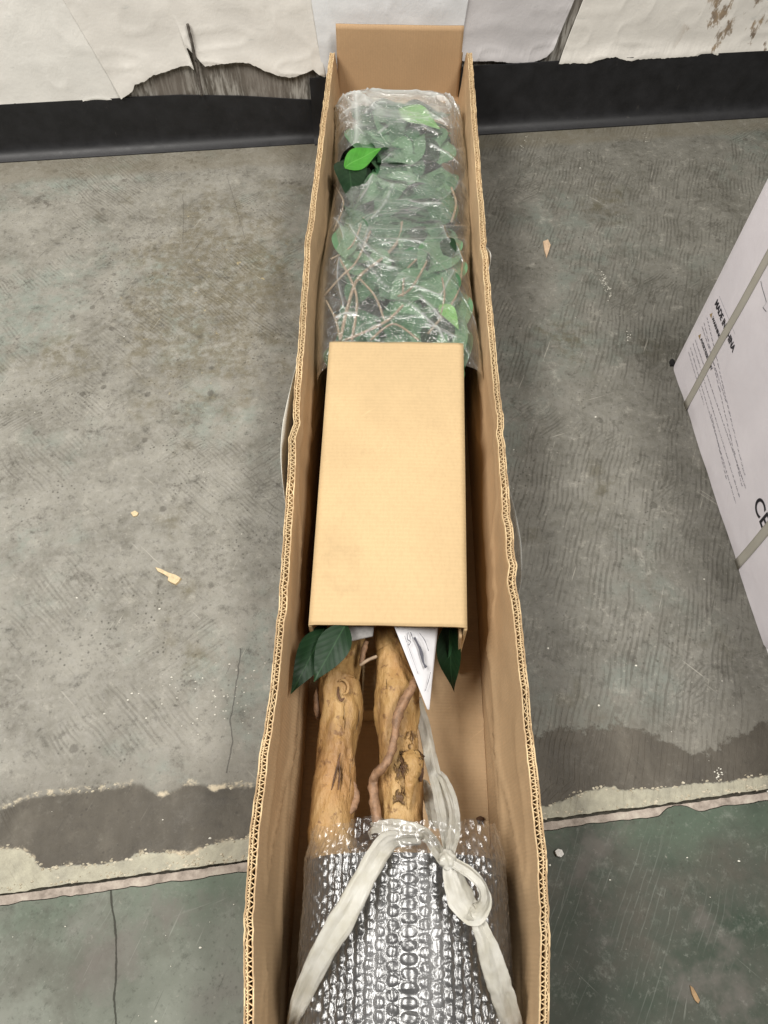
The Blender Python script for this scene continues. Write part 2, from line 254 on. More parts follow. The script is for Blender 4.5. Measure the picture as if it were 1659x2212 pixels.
def floor_build():
    fl = struct(link('floor', mesh('floor', [(-3, -2, -.012), (3, -2, -.012), (3, 1.7, -.012), (-3, 1.7, -.012)], [(0, 1, 2, 3)]), None))
    s = N('joint_dirt'); fl.data.materials.append(s.done(s.bsdf(s.ramp(s.noise(90, 4), [(.3, (.02, .017, .013)), (.7, (.09, .08, .06))]), .9)))
    fl.location = tuple(J0); fl.rotation_euler = (0, 0, ANG)
    us = np.linspace(-1.2, 1.2, 900); us = np.concatenate([[-3], us, [3]])
    e1 = .0006+.0035*(fbm(us*90, 0*us, 1)-.4)+.004*(fbm(us*9, 0*us+4, 2)-.45)
    def slab(nm, va, vb, za, mat, t=.011):
        n = len(us); V = []; 
        for v, z in ((va, za-t), (va, za), (vb, za), (vb, za-t)): V += list(np.stack([us, np.broadcast_to(v, us.shape), np.full(n, z)], 1))
        Fc = [(k*n+i, k*n+i+1, (k+1)*n+i+1, (k+1)*n+i) for k in range(3) for i in range(n-1)]
        return link(nm, mesh(nm, V, Fc), mat, fl, False)
    slab('concrete_slab', e1, 1.7, 0, floor_far_mat())
    e2 = -.0125+.004*(fbm(us*60, 0*us, 3)-.45)+.006*(fbm(us*7, 0*us+9, 4)-.45)
    e2 = e2+.009*np.exp(-((us-.42)/.022)**4)*(.6+.8*fbm(us*40, 0*us, 2))
    s = N('joint_ledge'); k = s.noise(60, 5, .7)
    lm = s.done(s.bsdf(s.ramp(k, [(.3, (.17, .14, .115)), (.55, (.34, .29, .245)), (.75, (.46, .42, .35))]), .85, s.bump(k, .6, .002)))
    slab('joint_filler', e2+.0005, -.0022+.0022*(fbm(us*120, 0*us, 5)-.5), -.0015, lm)
    slab('concrete_slab', -2, e2-.0006, -.0008, floor_near_mat())
    # lumps of old adhesive on the joint edge
    ad = N('adhesive_crumb'); k = ad.noise(120, 4, .7); adm = ad.done(ad.bsdf(ad.ramp(k, [(.3, (.30, .26, .18)), (.65, (.58, .53, .42))]), .9, ad.bump(k, .6, .001)))
    V = []; Fc = []
    def lump(u, v, r, h):
        b = len(V); n = 7; a0 = random.random()*6
        for j in range(n): rr = r*random.uniform(.6, 1.2); V.append((u+rr*1.5*math.cos(a0+j*6.283/n), v+rr*math.sin(a0+j*6.283/n), 0.0))
        for j in range(n): rr = r*random.uniform(.3, .6); V.append((u+rr*1.5*math.cos(a0+j*6.283/n), v+rr*math.sin(a0+j*6.283/n), h*random.uniform(.6, 1.2)))
        for j in range(n): Fc.append((b+j, b+(j+1) % n, b+n+(j+1) % n, b+n+j))
        Fc.append(tuple(b+n+j for j in range(n)))
    for _ in range(900):
        u = random.uniform(-.6, .62); m = random.random()
        if m < .45: v = random.gauss(.004, .003)
        elif m < .75: v = float(interp(BOT, u))+random.gauss(0, .0022)
        else:
            v = float(interp(TOP, u))+random.gauss(0, .0022)
            if vn(u*14, 3., 2) < .5 or u > .05: continue
        if v < .0015: continue
        lump(u, v, random.uniform(.0006, .0019), random.uniform(.0005, .0018))
    o = link('adhesive_crumbs', mesh('adhesive_crumbs', V, Fc), adm, fl, False); o['kind'] = 'stuff'
    # scattered flecks of white paint and grit
    V = []; Fc = []
    for _ in range(150):
        x, y = random.uniform(0, 1659), random.uniform(300, 1880) if random.random() < .8 else random.uniform(1900, 2212)
        u, v = uv(x, y)
        if vn(u*5+3, v*5, 4) < .35: continue
        lump(u, v, random.choice([.0005, .0006, .0008, .0013]), .0006)
    for (qx, qy, n_) in ((1306, 605, 26), (1314, 630, 18), (1357, 726, 12), (*z8(1290, 690), 16), (1130, 312, 8), (1400, 300, 5)):
        for _ in range(n_): u, v = uv(random.gauss(qx, 5), random.gauss(qy, 10)); lump(u, v, random.uniform(.0004, .0011), .0005)
    for _ in range(70):
        u, v = uv(random.gauss(470, 110), random.gauss(1500, 45)); lump(u, v, random.uniform(.0004, .0011), .0006)
    pw = N('paint_fleck'); o = link('paint_flecks', mesh('paint_flecks', V, Fc), pw.done(pw.bsdf((.68, .66, .58), .7)), fl, False); o['kind'] = 'stuff'
    return fl
FLOOR = floor_build()

# ------------------------------------------------------------------ wall
WA, WB = P(0, 352, 0), P(1659, 250, 0)      # toe of the cove base
WD = (WB-WA)/np.linalg.norm(WB-WA); WN = np.array([WD[1], -WD[0], 0])   # WN points into the room
W0 = WA-WN*.027                              # wall plane
def PW(x, y, off=0.):
    d = ray(x, y); q = W0+WN*off; t = ((q-CAM)@WN)/(d@WN); p = CAM+d*t-q; return float(p@WD), float(p[2])
def wp(s_, z, off): return W0+WD*s_+WN*off+np.array([0, 0, z])
def wall_build():
    s = N('bare_wall'); k = s.noise(60, 5, .7, s.map(sc=(1, 1, .25))); g = s.noise(9, 4)
    h = s.wave(34, 0, 4, 1, s.map(rot=(0, 0, 0)))
    c = s.mix(s.step(s.noise(120, 4, .7, s.map(sc=(1, 1, .12))), .4, .65), (.12, .105, .085), (.42, .40, .36)); c = s.mix(s.math('MULTIPLY', s.step(g, .45, .65), .7), c, (.19, .165, .14))
    wall = struct(link('wall', mesh('wall', [wp(-2, 0, 0), wp(3.5, 0, 0), wp(3.5, 1.2, 0), wp(-2, 1.2, 0)], [(0, 1, 2, 3)]), s.done(s.bsdf(c, .85, s.bump(k, .5, .003)))))
    def white(nm, tint, stain=None, rough=.6):
        s = N(nm); k = s.noise(160, 4, .65); g = s.noise(9, 5, .6); wr = s.noise(22, 5, .6, dist=1.5)
        c = s.mix(s.step(g, .35, .7), tuple(t*.90 for t in tint), tint); c = s.mix(s.math('MULTIPLY', s.step(s.noise(16, 5, .7, s.map((3, 3, 3), sc=(1, 1, 3))), .62, .74), .3), c, (.38, .40, .39))
        if stain:
            sx_ = s.t.nodes.new('ShaderNodeSeparateXYZ'); s.t.links.new(s.obj, sx_.inputs[0]); st = s.math('MULTIPLY', s.step(s.noise(34, 5, .62, s.map((2, 0, 5), sc=(1, 1, .5))), .55, .62), s.step(s.math('ADD', sx_.outputs[0], s.math('MULTIPLY', s.noise(9, 3), .2)), .70, .82))
            c = s.mix(s.math('MULTIPLY', st, .85), c, s.ramp(s.noise(50, 4), [(.3, (.10, .06, .03)), (.7, (.36, .24, .12))]))
        return s.done(s.bsdf(c, rough, s.bump(s.math('ADD', s.math('MULTIPLY', k, .5), wr), .22, .003), .4))
    mats = [white('white_wall_paint', (.86, .84, .79)), white('white_wall_paper', (.83, .80, .745)), white('bluish_wall_panel', (.82, .83, .84)), white('grey_lilac_wall_panel', (.66, .635, .635)), white('stained_wall_panel', (.85, .815, .75), (1, 0, 0))]
    def sheet(nm, pts, mat, off, curl=.0, cl=.03, ztop=.75, seed=0, slant=(0, 0), th=.0012):
        bs = [PW(x, y, off) for x, y in pts]; n = 420; m = 60; ss = np.linspace(bs[0][0], bs[-1][0], n); zb = interp(bs, ss)
        zb = zb+.002*(fbm(ss*160, 0*ss, seed)-.45)*2
        A = np.zeros((n, m, 3)); tt = np.linspace(0, 1, m)**1.8
        for j, t in enumerate(tt):
            z = zb+(ztop-zb)*t; f = (ss-ss[0])/(ss[-1]-ss[0]); s2 = ss+(z-zb[0])*(slant[0]*(1-f)+slant[1]*f)
            dz = z-zb; o = off+curl*np.exp(-(dz/cl)**2)*(.35+fbm(ss*11, dz*6, seed+1))+.0018*(fbm(s2*14, z*16, seed+2)-.3)*(curl > 0)+.0012*ridge(s2*16, z*30, seed+3, 4)
            A[:, j] = W0+np.outer(s2, WD)+np.outer(o, WN)+np.outer(z, [0, 0, 1])
        o = link(nm, gridmesh(nm, A), mat, wall); solid(o, th, 0); return o
    sheet('wall_covering', [(-160, 250), (0, 226), (120, 220), (275, 214)], mats[0], .0035, .0, seed=1, slant=(0, -.28))
    sheet('wall_covering', [(262, 212), (278, 203), (290, 194), (300, 180), (322, 172), (345, 158), (372, 152), (395, 143), (412, 139), (422, 137), (424, 100), (427, 100), (431, 148), (455, 140), (480, 135), (520, 131), (548, 134), (580, 150), (610, 162), (632, 165), (660, 155), (680, 147), (692, 160), (705, 165)], mats[1], .0045, .005, .035, seed=3, slant=(-.28, -.1))
    sheet('wall_covering', [(700, 175), (800, 170), (985, 160)], mats[2], .007, .0, seed=4, slant=(-.1, .08))
    sheet('wall_covering', [(975, 128), (1015, 130), (1060, 129), (1110, 133), (1150, 134), (1180, 122), (1192, 105)], mats[3], .003, .006, .02, seed=5, slant=(.1, .26))
    sheet('wall_covering', [(1206, 135), (1240, 134), (1275, 133), (1290, 126), (1310, 121), (1330, 121), (1345, 127), (1362, 129), (1375, 125), (1440, 122), (1550, 116), (1659, 112), (1850, 100)], mats[4], .006, .006, .02, seed=6, slant=(.21, .0))
    # dark torn seam between the two left coverings
    a = [PW(x, y, .0115) for x, y in [(405, 52), (414, 90), (424, 138), (430, 170), (436, 206)]]
    sm = N('torn_seam'); k = sm.noise(90, 4); smm = sm.done(sm.bsdf(sm.ramp(k, [(.3, (.05, .043, .035)), (.7, (.16, .14, .12))]), .9))
    tube('torn_seam', catmull([wp(s_, z, .0115) for s_, z in a], 24), .0032, smm, wall, 6, .5, 2)
    return wall
WALL = wall_build()

def cove(nm, x0, x1, toppts, label, seed, extra=0.):
    s = N('black_rubber'); k = s.noise(26, 5, .7); sc = s.step(s.noise(60, 4, .7, s.map(sc=(1, 1, .3))), .66, .76)
    c = s.mix(s.math('MULTIPLY', sc, .35), s.ramp(k, [(.3, (.010, .010, .011)), (.7, (.021, .021, .023))]), (.10, .09, .08))
    m = s.done(s.bsdf(c, s.math('MULTIPLY_ADD', k, .3, .36), s.bump(k, .2, .002), .4))
    tops = [PW(x, y, .004+extra) for x, y in toppts]
    s0 = PW(x0, 300)[0]; s1 = PW(x1, 270)[0]; ss = np.linspace(s0, s1, 90); zt = interp(tops, ss)
    prof = [(.0012, 1.0, 0), (.0045, 1.0, 0), (.0048, .97, 0), (.0048, .5, 0), (.005, .25, 0), (.0068, .17, 0), (.011, .10, 0), (.017, .055, 0), (.024, .028, 0), (.0278, .014, 0), (.028, 0, 0), (.001, 0, 0)]
    A = np.zeros((len(ss), len(prof), 3))
    for j, (o, zf, _) in enumerate(prof):
        z = zt*zf; wob = .004*(fbm(ss*3.5, 0*ss+seed, seed)-.4)*zf
        A[:, j] = W0+np.outer(ss, WD)+np.outer(np.full(len(ss), o+extra)+np.maximum(wob, 0), WN)+np.outer(z+.0004, [0, 0, 1])
    o = link(nm, gridmesh(nm, A, True), m); tag(o, label, 'baseboard', 'black cove base strips along the wall')
    md = o.modifiers.new('edge', 'EDGE_SPLIT'); md.split_angle = math.radians(50); return o
cove('cove_base', -250, 692, [(-250, 250), (0, 226), (230, 213), (390, 206), (520, 208), (640, 215), (700, 218)], 'black rubber cove base strip on wall, left of the long cardboard box', 1)
cove('cove_base', 678, 1900, [(670, 170), (860, 156), (1030, 143), (1300, 127), (1659, 110), (1900, 98)], 'black rubber cove base strip on wall, right of the long cardboard box', 3, .007)

# ------------------------------------------------------------------ cardboard materials
def kraft(nm, base, vary=.10, flute=(0, 90), rough=.75, bump=.25, blot=.0):
    s = N(nm); g = s.noise(7, 4, .55); fi = s.noise(260, 4, .7, s.map(sc=(1, .35, 1))); sp = s.noise(700, 2, .6)
    rot, scl = flute; wv = s.wave(scl, rot, .4, .5)
    c = s.mix(s.step(g, .3, .7), tuple(b*(1-vary) for b in base), tuple(b*(1+vary*.6) for b in base))
    c = s.mix(s.math('MULTIPLY', s.step(fi, .4, .7), .22), c, tuple(b*.72 for b in base)); c = s.mix(s.math('MULTIPLY', s.step(sp, .60, .75), .2), c, tuple(b*.55 for b in base))
    c = s.mix(s.math('MULTIPLY', wv, .11), c, tuple(b*.7 for b in base))
    c = s.mix(s.math('MULTIPLY', s.math('MULTIPLY', s.step(s.noise(170, 3, .6, s.map((2, 2, 2), sc=(1, .05, 1), vec=s.map(rot=(0, 0, .9)))), .66, .74), s.step(s.noise(6, 3, .6, s.map((4, 1, 1))), .5, .62)), .30), c, tuple(min(b*1.35, .9) for b in base))
    if blot: c = s.mix(s.math('MULTIPLY', s.step(s.noise(12, 5, .6, s.map((5, 5, 5))), .6, .75), blot), c, tuple(b*.6 for b in base))
    h = s.math('ADD', s.math('MULTIPLY', wv, .35), s.math('ADD', s.math('MULTIPLY', fi, .35), s.math('MULTIPLY', s.noise(35, 4, .6), .8)))
    return s.done(s.bsdf(c, rough, s.bump(h, bump, .0012), .25))
KR_IN = kraft('kraft_inside', (.52, .358, .205), .10, (math.radians(90), 70), .7, .35, .25)
KR_SL = kraft('kraft_sleeve', (.545, .395, .215), .08, (math.radians(90), 52), .8, .55, .30)
KR_END = kraft('kraft_end', (.46, .30, .165), .06, (0, 60), .7, .2)
KR_EDGE = kraft('kraft_cut_edge', (.64, .48, .28), .2, (0, 60), .85, .2)
KR_OUT = kraft('kraft_outside', (.40, .27, .15), .1, (0, 60), .75, .2)

# ------------------------------------------------------------------ the long box
LR = [(1.671, -.128), (1.316, -.133), (1.03, -.138), (.743, -.133), (.60, -.131), (.402, -.126), (.256, -.126), (.118, -.133), (.026, -.130), (-.053, -.121), (-.14, -.110)]
RR = [(1.690, .167), (1.325, .166), (1.037, .164), (.662, .166), (.44, .165), (.209, .169), (.123, .172), (.03, .169), (-.049, .160), (-.14, .148)]
Y0, Y1 = -.14, 1.655
ZR = .22
def side(sgn, R, kinks, xb, lab):
    ys = np.linspace(Y0, Y1, 1500)
    k = np.hanning(61); k /= k.sum()
    xo = interp(R, ys); xo = np.convolve(np.pad(xo, 30, mode='edge'), k, 'valid')
    for (yk, a, wd) in kinks: xo = xo+.55*a*np.exp(-((ys-yk)/wd)**2)
    xo = xo+.0009*(fbm(ys*22, 0*ys, 3+int(sgn))-.47)*2+.0009*(fbm(ys*90, 0*ys, 5)-.47)*2
    zt = ZR+.004*(fbm(ys*6, 0*ys+sgn, 2)-.47)*2+.0012*(fbm(ys*70, 0*ys, 4)-.47)*2
    zt = zt-.035*np.clip((ys-1.62)/.035, 0, 1)**2
    TH = .0082*(1+.16*(fbm(ys*12, 0*ys+7, 6)-.47)*2)
    xi = xo-sgn*TH
    par = BOX
    # inner and outer skins
    zs = np.concatenate([np.linspace(0, .9, 34), np.linspace(.92, 1, 8)]); yi = np.arange(0, 1500, 4); n = len(yi); A = np.zeros((n, len(zs), 3)); B = np.zeros((n, len(zs), 3))
    yy = ys[yi]
    for j, t in enumerate(zs):
        z = .008+(zt[yi]-.008)*t; base = xb*(1-t)+xi[yi]*t
        zc = .105+.02*(fbm(yy*4, 0*yy+2, 1)-.47)*2; on = np.clip(fbm(yy*3+5, 0*yy+sgn, 3)*3.2-.75, 0, 1)
        crease = .0065*np.exp(-np.abs(z-zc)/.008)*on
        dent = .006*(fbm(yy*7, z*9+sgn*3, 5, 3)-.47)*2*math.sin(math.pi*min(t*1.05, 1)) + .0045*ridge(yy*6+z*20, z*9-yy*4, 4, 14)*math.sin(math.pi*min(t, 1))
        A[:, j] = np.stack([base-sgn*(crease+dent), yy, z], 1)
        B[:, j] = np.stack([(xb+sgn*.012)*(1-t)+xo[yi]*t+sgn*.002*math.sin(math.pi*t), yy, z], 1)
    o = link('side_panel', gridmesh('side_panel', A), KR_IN, par); solid(o, .0012, 0); o['label'] = lab
    q = link('outer_liner', gridmesh('outer_liner', B), KR_OUT, o); solid(q, .0012, 0)
    # corrugated core at the cut rim: two flutes and a middle liner
    V = []; Fc = []
    def strip(x, y, z, th, depth):
        n = len(x); dx, dy = np.gradient(x), np.gradient(y); L = np.hypot(dx, dy)+1e-9; nx, ny = -dy/L*th/2, dx/L*th/2; b = len(V)
        for (a, dz) in ((1, -depth), (1, 0), (-1, 0), (-1, -depth)): V.extend(np.stack([x+a*nx, y+a*ny, z+dz], 1).tolist())
        for k_ in range(3):
            for i in range(n-1): Fc.append((b+k_*n+i, b+k_*n+i+1, b+(k_+1)*n+i+1, b+(k_+1)*n+i))
    yf = np.linspace(Y0, Y1-.01, 5200); xif = np.interp(yf, ys, xi); xof = np.interp(yf, ys, xo); zf = np.interp(yf, ys, zt)
    mid = .66+.10*(fbm(yf*30, 0*yf, 2)-.47)*2
    for (a, b_, pitch, sd) in ((np.full_like(yf, .05), mid-.03, .0080, 1), (mid+.03, np.full_like(yf, .95), .0052, 2)):
        ph = 2*math.pi*yf/pitch+7*(fbm(yf*14, 0*yf, sd)-.47)*2+2.2*(fbm(yf*55, 0*yf, sd+2)-.47)*2+5*np.cumsum(fbm(yf*40, 0*yf, sd+3)-.47)*.004
        wv = .5+.5*np.clip(np.sin(ph)*1.15, -1, 1); wv = .5+(wv-.5)*np.clip(.15+1.7*fbm(yf*24, 0*yf+3, sd+4), .25, 1); fr = a+(b_-a)*wv+.16*(fbm(yf*110, 0*yf, sd+1)-.47)*2
        strip(xif+(xof-xif)*fr, yf, zf-.0012+.0034*(fbm(yf*120, 0*yf, sd+2)-.5), .00085, .026)
    ym = yf[::6]; strip((xif+(xof-xif)*mid)[::6]+.0006*(fbm(ym*150, 0*ym, 1)-.5), ym, zf[::6]-.0006, .0009, .026)
    for fr in (-.02, 1.02): strip((xif+(xof-xif)*fr)[::4], yf[::4], zf[::4]+.0012*(fbm(yf[::4]*60, 0*yf[::4], 7)-.5), .0014, .020)
    c = link('corrugated_core', mesh('corrugated_core', V, Fc), KR_EDGE, o, False)
    return xi, xo, ys
BOX = empty('cardboard_box', (.02, .75, 0)); BOX.location = (0, 0, 0)
tag(BOX, 'long open brown double-wall cardboard box with torn corrugated rims on concrete floor', 'box')
side(-1, LR, [(1.03, -.003, .02), (.645, .004, .012), (.615, -.004, .01), (.36, .002, .015), (.19, -.002, .02)], -.104, 'left side panel of the box with a rough fluted rim')
side(1, RR, [(1.02, -.004, .012), (.66, .003, .012), (.63, -.003, .01), (.50, -.003, .01), (.47, .003, .012), (.425, .004, .01), (.40, -.003, .01), (.09, .002, .02)], .145, 'right side panel of the box, crushed in places along its rim')
def panel_y(nm, xa, xb_, prof, mat, par, th=.006, seed=0):   # panel across the box, prof: list of (z, y)
    pr_ = np.array(catmull([(a, b, 0) for a, b in prof], 40)); xs = np.linspace(0, 1, 40); A = np.zeros((40, 40, 3))
    for i, f in enumerate(xs):
        for j in range(40): A[i, j] = (xa(pr_[j][0])*(1-f)+xb_(pr_[j][0])*f, pr_[j][1]+.002*(vn(f*5, j/8, seed)-.5), pr_[j][0])
    o = link(nm, gridmesh(nm, A), mat, par); solid(o, th, 0); return o
ep = panel_y('end_flap', lambda z: -.116-.006*(z < .12), lambda z: .1485+.004*(z < .12), [(.02, 1.60), (.08, 1.612), (.112, 1.624), (.117, 1.638), (.15, 1.641), (.262, 1.647)], KR_END, BOX, .005)
ep['label'] = 'far end flap standing up above the rim'
panel_y('end_panel', lambda z: -.117, lambda z: .152, [(.004, 1.653), (.1, 1.655), (.205, 1.656)], KR_OUT, BOX, .004, 2)
panel_y('end_panel', lambda z: -.103, lambda z: .142, [(.004, -.138), (.1, -.139), (.215, -.141)], KR_IN, BOX, .006, 3)
A = np.zeros((40, 160, 3))
for i, x in enumerate(np.linspace(-.116, .157, 40)):
    for j, y in enumerate(np.linspace(Y0, Y1, 160)): A[i, j] = (x, y, .0085+.0022*(fbm(x*14, y*9, 1)-.47)+.0022*math.exp(-((y-.285-.02*x)/.006)**2)-.0016*math.exp(-((y-.31)/.006)**2))
solid(link('bottom_panel', gridmesh('bottom_panel', A), KR_IN, BOX), .006, -1)
# pale shipping label lifting off outside, and loose tape on the other side
def side_film(nm, pts, zt, zb, mat, lab=None):
    p = catmull([(x, y, 0) for x, y in pts], 40); A = np.zeros((40, 8, 3))
    for i in range(40):
        for j in range(8): f = j/7; A[i, j] = (p[i][0]*(1-f)+(p[i][0]*.6+p[0 if i < 20 else -1][0]*.4)*f, p[i][1], (zt-.012*abs(i-20)/20)*(1-f)+zb*f)
    o = link(nm, gridmesh(nm, A), mat, BOX); solid(o, .0004, 0)
    if lab: o['label'] = lab
    return o
pm = N('pale_label'); PALE = pm.done(pm.bsdf((.74, .74, .70), .45))
side_film('shipping_label', [(-.135, .80), (-.141, .74), (-.147, .66), (-.146, .60), (-.136, .535)], .205, .06, PALE, 'pale label peeling off the left outer side')
side_film('packing_tape', [(.165, 1.05), (.1715, 1.025), (.171, 1.0), (.166, .98)], .212, .12, PALE, 'white tape end on the right outer side')
tp = N('clear_tape'); TAPE = tp.done(tp.node('ShaderNodeMixShader', _0=.35, _1=tp.node('ShaderNodeBsdfTransparent'), _2=tp.bsdf((.6, .62, .6), .25)))
side_film('packing_tape', [(.168, .58), (.175, .53), (.179, .47), (.177, .42), (.170, .39)], .205, .05, TAPE, 'clear tape loose on the right outer side')

# ------------------------------------------------------------------ inner sleeve (inverted U)
SLV = empty('cardboard_sleeve'); tag(SLV, 'smooth tan cardboard sleeve laid over the tree inside the long box', 'sleeve')
SFL, SFR, SNL, SNR = P(712, 737, .213), P(1001, 741, .213), P(667, 1347, .187), P(1009, 1356, .187)
def sleeve():
    def top(f, g):  # f across, g from far to near
        a = SFL*(1-g)+SNL*g; b = SFR*(1-g)+SNR*g; return a*(1-f)+b*f
    n = 70; m = 26; r = .004; A = np.zeros((n, m, 3))
    for i, g in enumerate(np.linspace(0, 1, n)):
        for j, f in enumerate(np.linspace(0, 1, m)):
            p = top(f, g); e = min(f, 1-f); z = p[2]+.0018*(fbm(f*3, g*5, 2)-.47)+.0025*math.sin(math.pi*f)*math.sin(math.pi*g)-.0012*max(0, 1-e/.012)**2
            p[1] += .0018*(fbm(f*5, g*2, 1)-.47)*2*(1 if g in (0, 1) else 0); A[i, j] = (p[0], p[1], z)
    t = link('top_panel', gridmesh('top_panel', A), KR_SL, SLV); solid(t, .0035, -1)
    for sx, (a, b) in ((-1, (SFL, SNL)), (1, (SFR, SNR))):
        B = np.zeros((n, 24, 3))
        for i, g in enumerate(np.linspace(0, 1, n)):
            p = a*(1-g)+b*g
            for j, k in enumerate(np.linspace(0, 1, 24)):
                B[i, j] = (p[0]-sx*.0012+sx*.001*k, p[1]+.0015*(vn(k*6, g, 2)-.5), (p[2]-.0035)*(1-k)+.02*k)
        q = link('side_panel', gridmesh('side_panel', B), KR_SL, SLV); solid(q, .0036, 0)
sleeve()
# folded leg of the sleeve seen beyond its right side
B = np.zeros((20, 14, 3))
for i, g in enumerate(np.linspace(0, 1, 20)):
    for j, k in enumerate(np.linspace(0, 1, 14)): B[i, j] = (SNR[0]-.006+.010*k, SNR[1]+.25*(1-g)-.002, .165*(1-k)+.02*k)
solid(link('inner_flap', gridmesh('inner_flap', B), KR_IN, SLV), .0034, 0)

# ------------------------------------------------------------------ the artificial tree
TREE = empty('artificial_tree'); tag(TREE, 'artificial ficus tree with two tan trunks and green leaves lying in long box', 'tree')
z5 = lambda a, b: (a*.2977+576, b*.2977+1316.6)
def bark():
    s = N('tan_bark'); v = s.map(sc=(1, .35, 1)); k = s.noise(28, 6, .65, v); f = s.noise(150, 5, .7, v); g = s.noise(9, 4, .6)
    c = s.ramp(k, [(.28, (.14, .072, .026)), (.48, (.345, .205, .073)), (.70, (.475, .315, .135))]); c = s.mix(s.step(g, .44, .66), c, s.mix(.45, c, (.42, .22, .09))); c = s.mix(s.math('MULTIPLY', s.step(f, .52, .72), .45), c, (.20, .11, .04))
    sp = s.math('MULTIPLY', s.step(s.noise(70, 5, .65, s.map((3, 1, 2))), .57, .66), .8); c = s.mix(sp, c, (.15, .075, .03))
    cr = s.math('MULTIPLY', s.step(s.noise(70, 4, .6, s.map((1, 1, 1), sc=(1, .10, 1))), .64, .70), s.step(s.noise(11, 3), .5, .62)); c = s.mix(cr, c, (.07, .03, .012))
    blot = s.math('MULTIPLY', s.step(s.noise(20, 5, .6, s.map((6, 2, 6), sc=(1, .6, 1))),   .62, .67), .9); c = s.mix(blot, c, (.085, .045, .025))
    h = s.math('ADD', s.math('MULTIPLY', k, 1.4), s.math('ADD', s.math('MULTIPLY', f, .5), s.math('ADD', s.math('MULTIPLY', cr, -1.5), s.math('MULTIPLY', blot, -1.2))))
    return s.done(s.bsdf(c, .5, s.bump(h, .9, .005), .4))
BARK = bark()
def simple(nm, col, rough=.6, var=.3, sc=60, bump=.3, spec=.4):
    s = N(nm); k = s.noise(sc, 5, .65); c = s.mix(s.step(k, .3, .7), tuple(a*(1-var) for a in col), tuple(a*(1+var*.5) for a in col)); return s.done(s.bsdf(c, rough, s.bump(k, bump, .0015), spec))
VINE = simple('vine_bark', (.26, .150, .085), .6, .4, 120, .6); TWIG = simple('twig_brown', (.33, .24, .16), .6, .3, 90)
DARKW = simple('dark_broken_wood', (.11, .055, .028), .7, .6, 90, .9)
def trunk(rows, zc, seed, ext):
    pts = []; rad = []
    for (y, xl, xr) in rows:
        a, b = P(*z5(xl, y), zc(y)), P(*z5(xr, y), zc(y)); pts.append((a+b)/2); rad.append(np.linalg.norm(b-a)/2)
    pts = [np.array(e[:3]) for e in ext[0]]+pts+[np.array(e[:3]) for e in ext[1]]; rad = [e[3] for e in ext[0]]+rad+[e[3] for e in ext[1]]
    pa = catmull(pts, 150); rr = np.interp(np.linspace(0, 1, 150), np.linspace(0, 1, len(rad)), rad)
    return tube('trunk', pa, rr, BARK, TREE, 48, .17, seed, 19)
trunk([(150, 600, 730), (230, 590, 722), (350, 545, 700), (500, 385, 690), (600, 383, 692), (750, 388, 690), (900, 385, 660), (1050, 370, 642), (1200, 350, 640), (1350, 322, 642), (1550, 300, 622), (1700, 300, 640)], lambda y: .105, 1, ([(.0, .60, .10, .02)], [(-.04, .06, .11, .03)]))
trunk([(100, 790, 955), (300, 795, 1010), (450, 795, 1045), (600, 787, 1100), (750, 785, 1102), (900, 803, 1096), (1050, 812, 1100), (1200, 818, 1122), (1400, 822, 1132), (1550, 828, 1140), (1700, 835, 1150)], lambda y: .112, 2, ([(.02, .60, .11, .02)], [(.03, .06, .115, .032)]))
vp = catmull([P(*z5(a, b), z) for a, b, z in [(1098, 470, .135), (1060, 560, .150), (985, 690, .152), (945, 800, .150), (930, 920, .150), (900, 1050, .150), (850, 1140, .148), (790, 1200, .138), (775, 1270, .132), (785, 1400, .134), (805, 1545, .134)]], 90)
tube('vine', vp, np.interp(np.linspace(0, 1, 90), [0, .3, .36, .6, .75, 1], [.0050, .0062, .0042, .0052, .0062, .0056]), VINE, TREE, 12, .45, 3, 26)
# old branch stubs and knots
st = catmull([P(*z5(a, b), z) for a, b, z in [(1062, 1060, .139), (1060, 1130, .149), (1045, 1230, .148), (1035, 1340, .144), (1030, 1450, .139)]], 40)
tube('branch_stub', st, np.interp(np.linspace(0, 1, 40), [0, .15, .45, .8, 1], [.013, .0135, .009, .0035, .0008]), BARK, TREE, 16, .35, 4, 20, True, .7)
for nm, pth, r_, m_ in (('knot', [(1055, 1050, .142), (1000, 1080, .1425), (995, 1150, .140), (1000, 1220, .138)], .0034, DARKW), ('knot', [(1105, 1060, .139), (1118, 1120, .134), (1118, 1250, .131)], .0038, DARKW),
                       ('knot', [(520, 560, .133), (520, 620, .135), (540, 660, .136), (565, 640, .135)], .0017, DARKW), ('knot', [(520, 520, .134), (560, 510, .136), (590, 550, .134), (585, 600, .134), (555, 615, .136)], .0020, BARK),
                       ('knot', [(625, 1250, .114), (640, 1380, .112), (600, 1480, .118)], .0060, VINE), ('knot', [(375, 560, .103), (365, 680, .100), (375, 800, .098)], .0050, VINE),
                       ('bark_crack', [(535, 1040, .131), (510, 1150, .1315), (470, 1310, .131)], .0011, DARKW), ('bark_crack', [(522, 1080, .131), (530, 1190, .1312), (520, 1310, .131)], .0010, DARKW)):
    tube(nm, catmull([P(*z5(a, b), z) for a, b, z in pth], 24), np.interp(np.linspace(0, 1, 24), [0, .3, .7, 1], [r_*.4, r_, r_, r_*.4]), m_, TREE, 10, .4, 5, 14, True, .6)
# twig and wire crossing between the trunks
tube('twig', catmull([P(*z5(a, b), z) for a, b, z in [(680, 405, .145), (730, 370, .150), (800, 340, .150)]], 16), .0022, TWIG, TREE, 8, .2)
tube('twig', catmull([P(*z5(a, b), z) for a, b, z in [(722, 235, .140), (700, 320, .143), (690, 400, .140)]], 16), .0036, VINE, TREE, 8, .3)

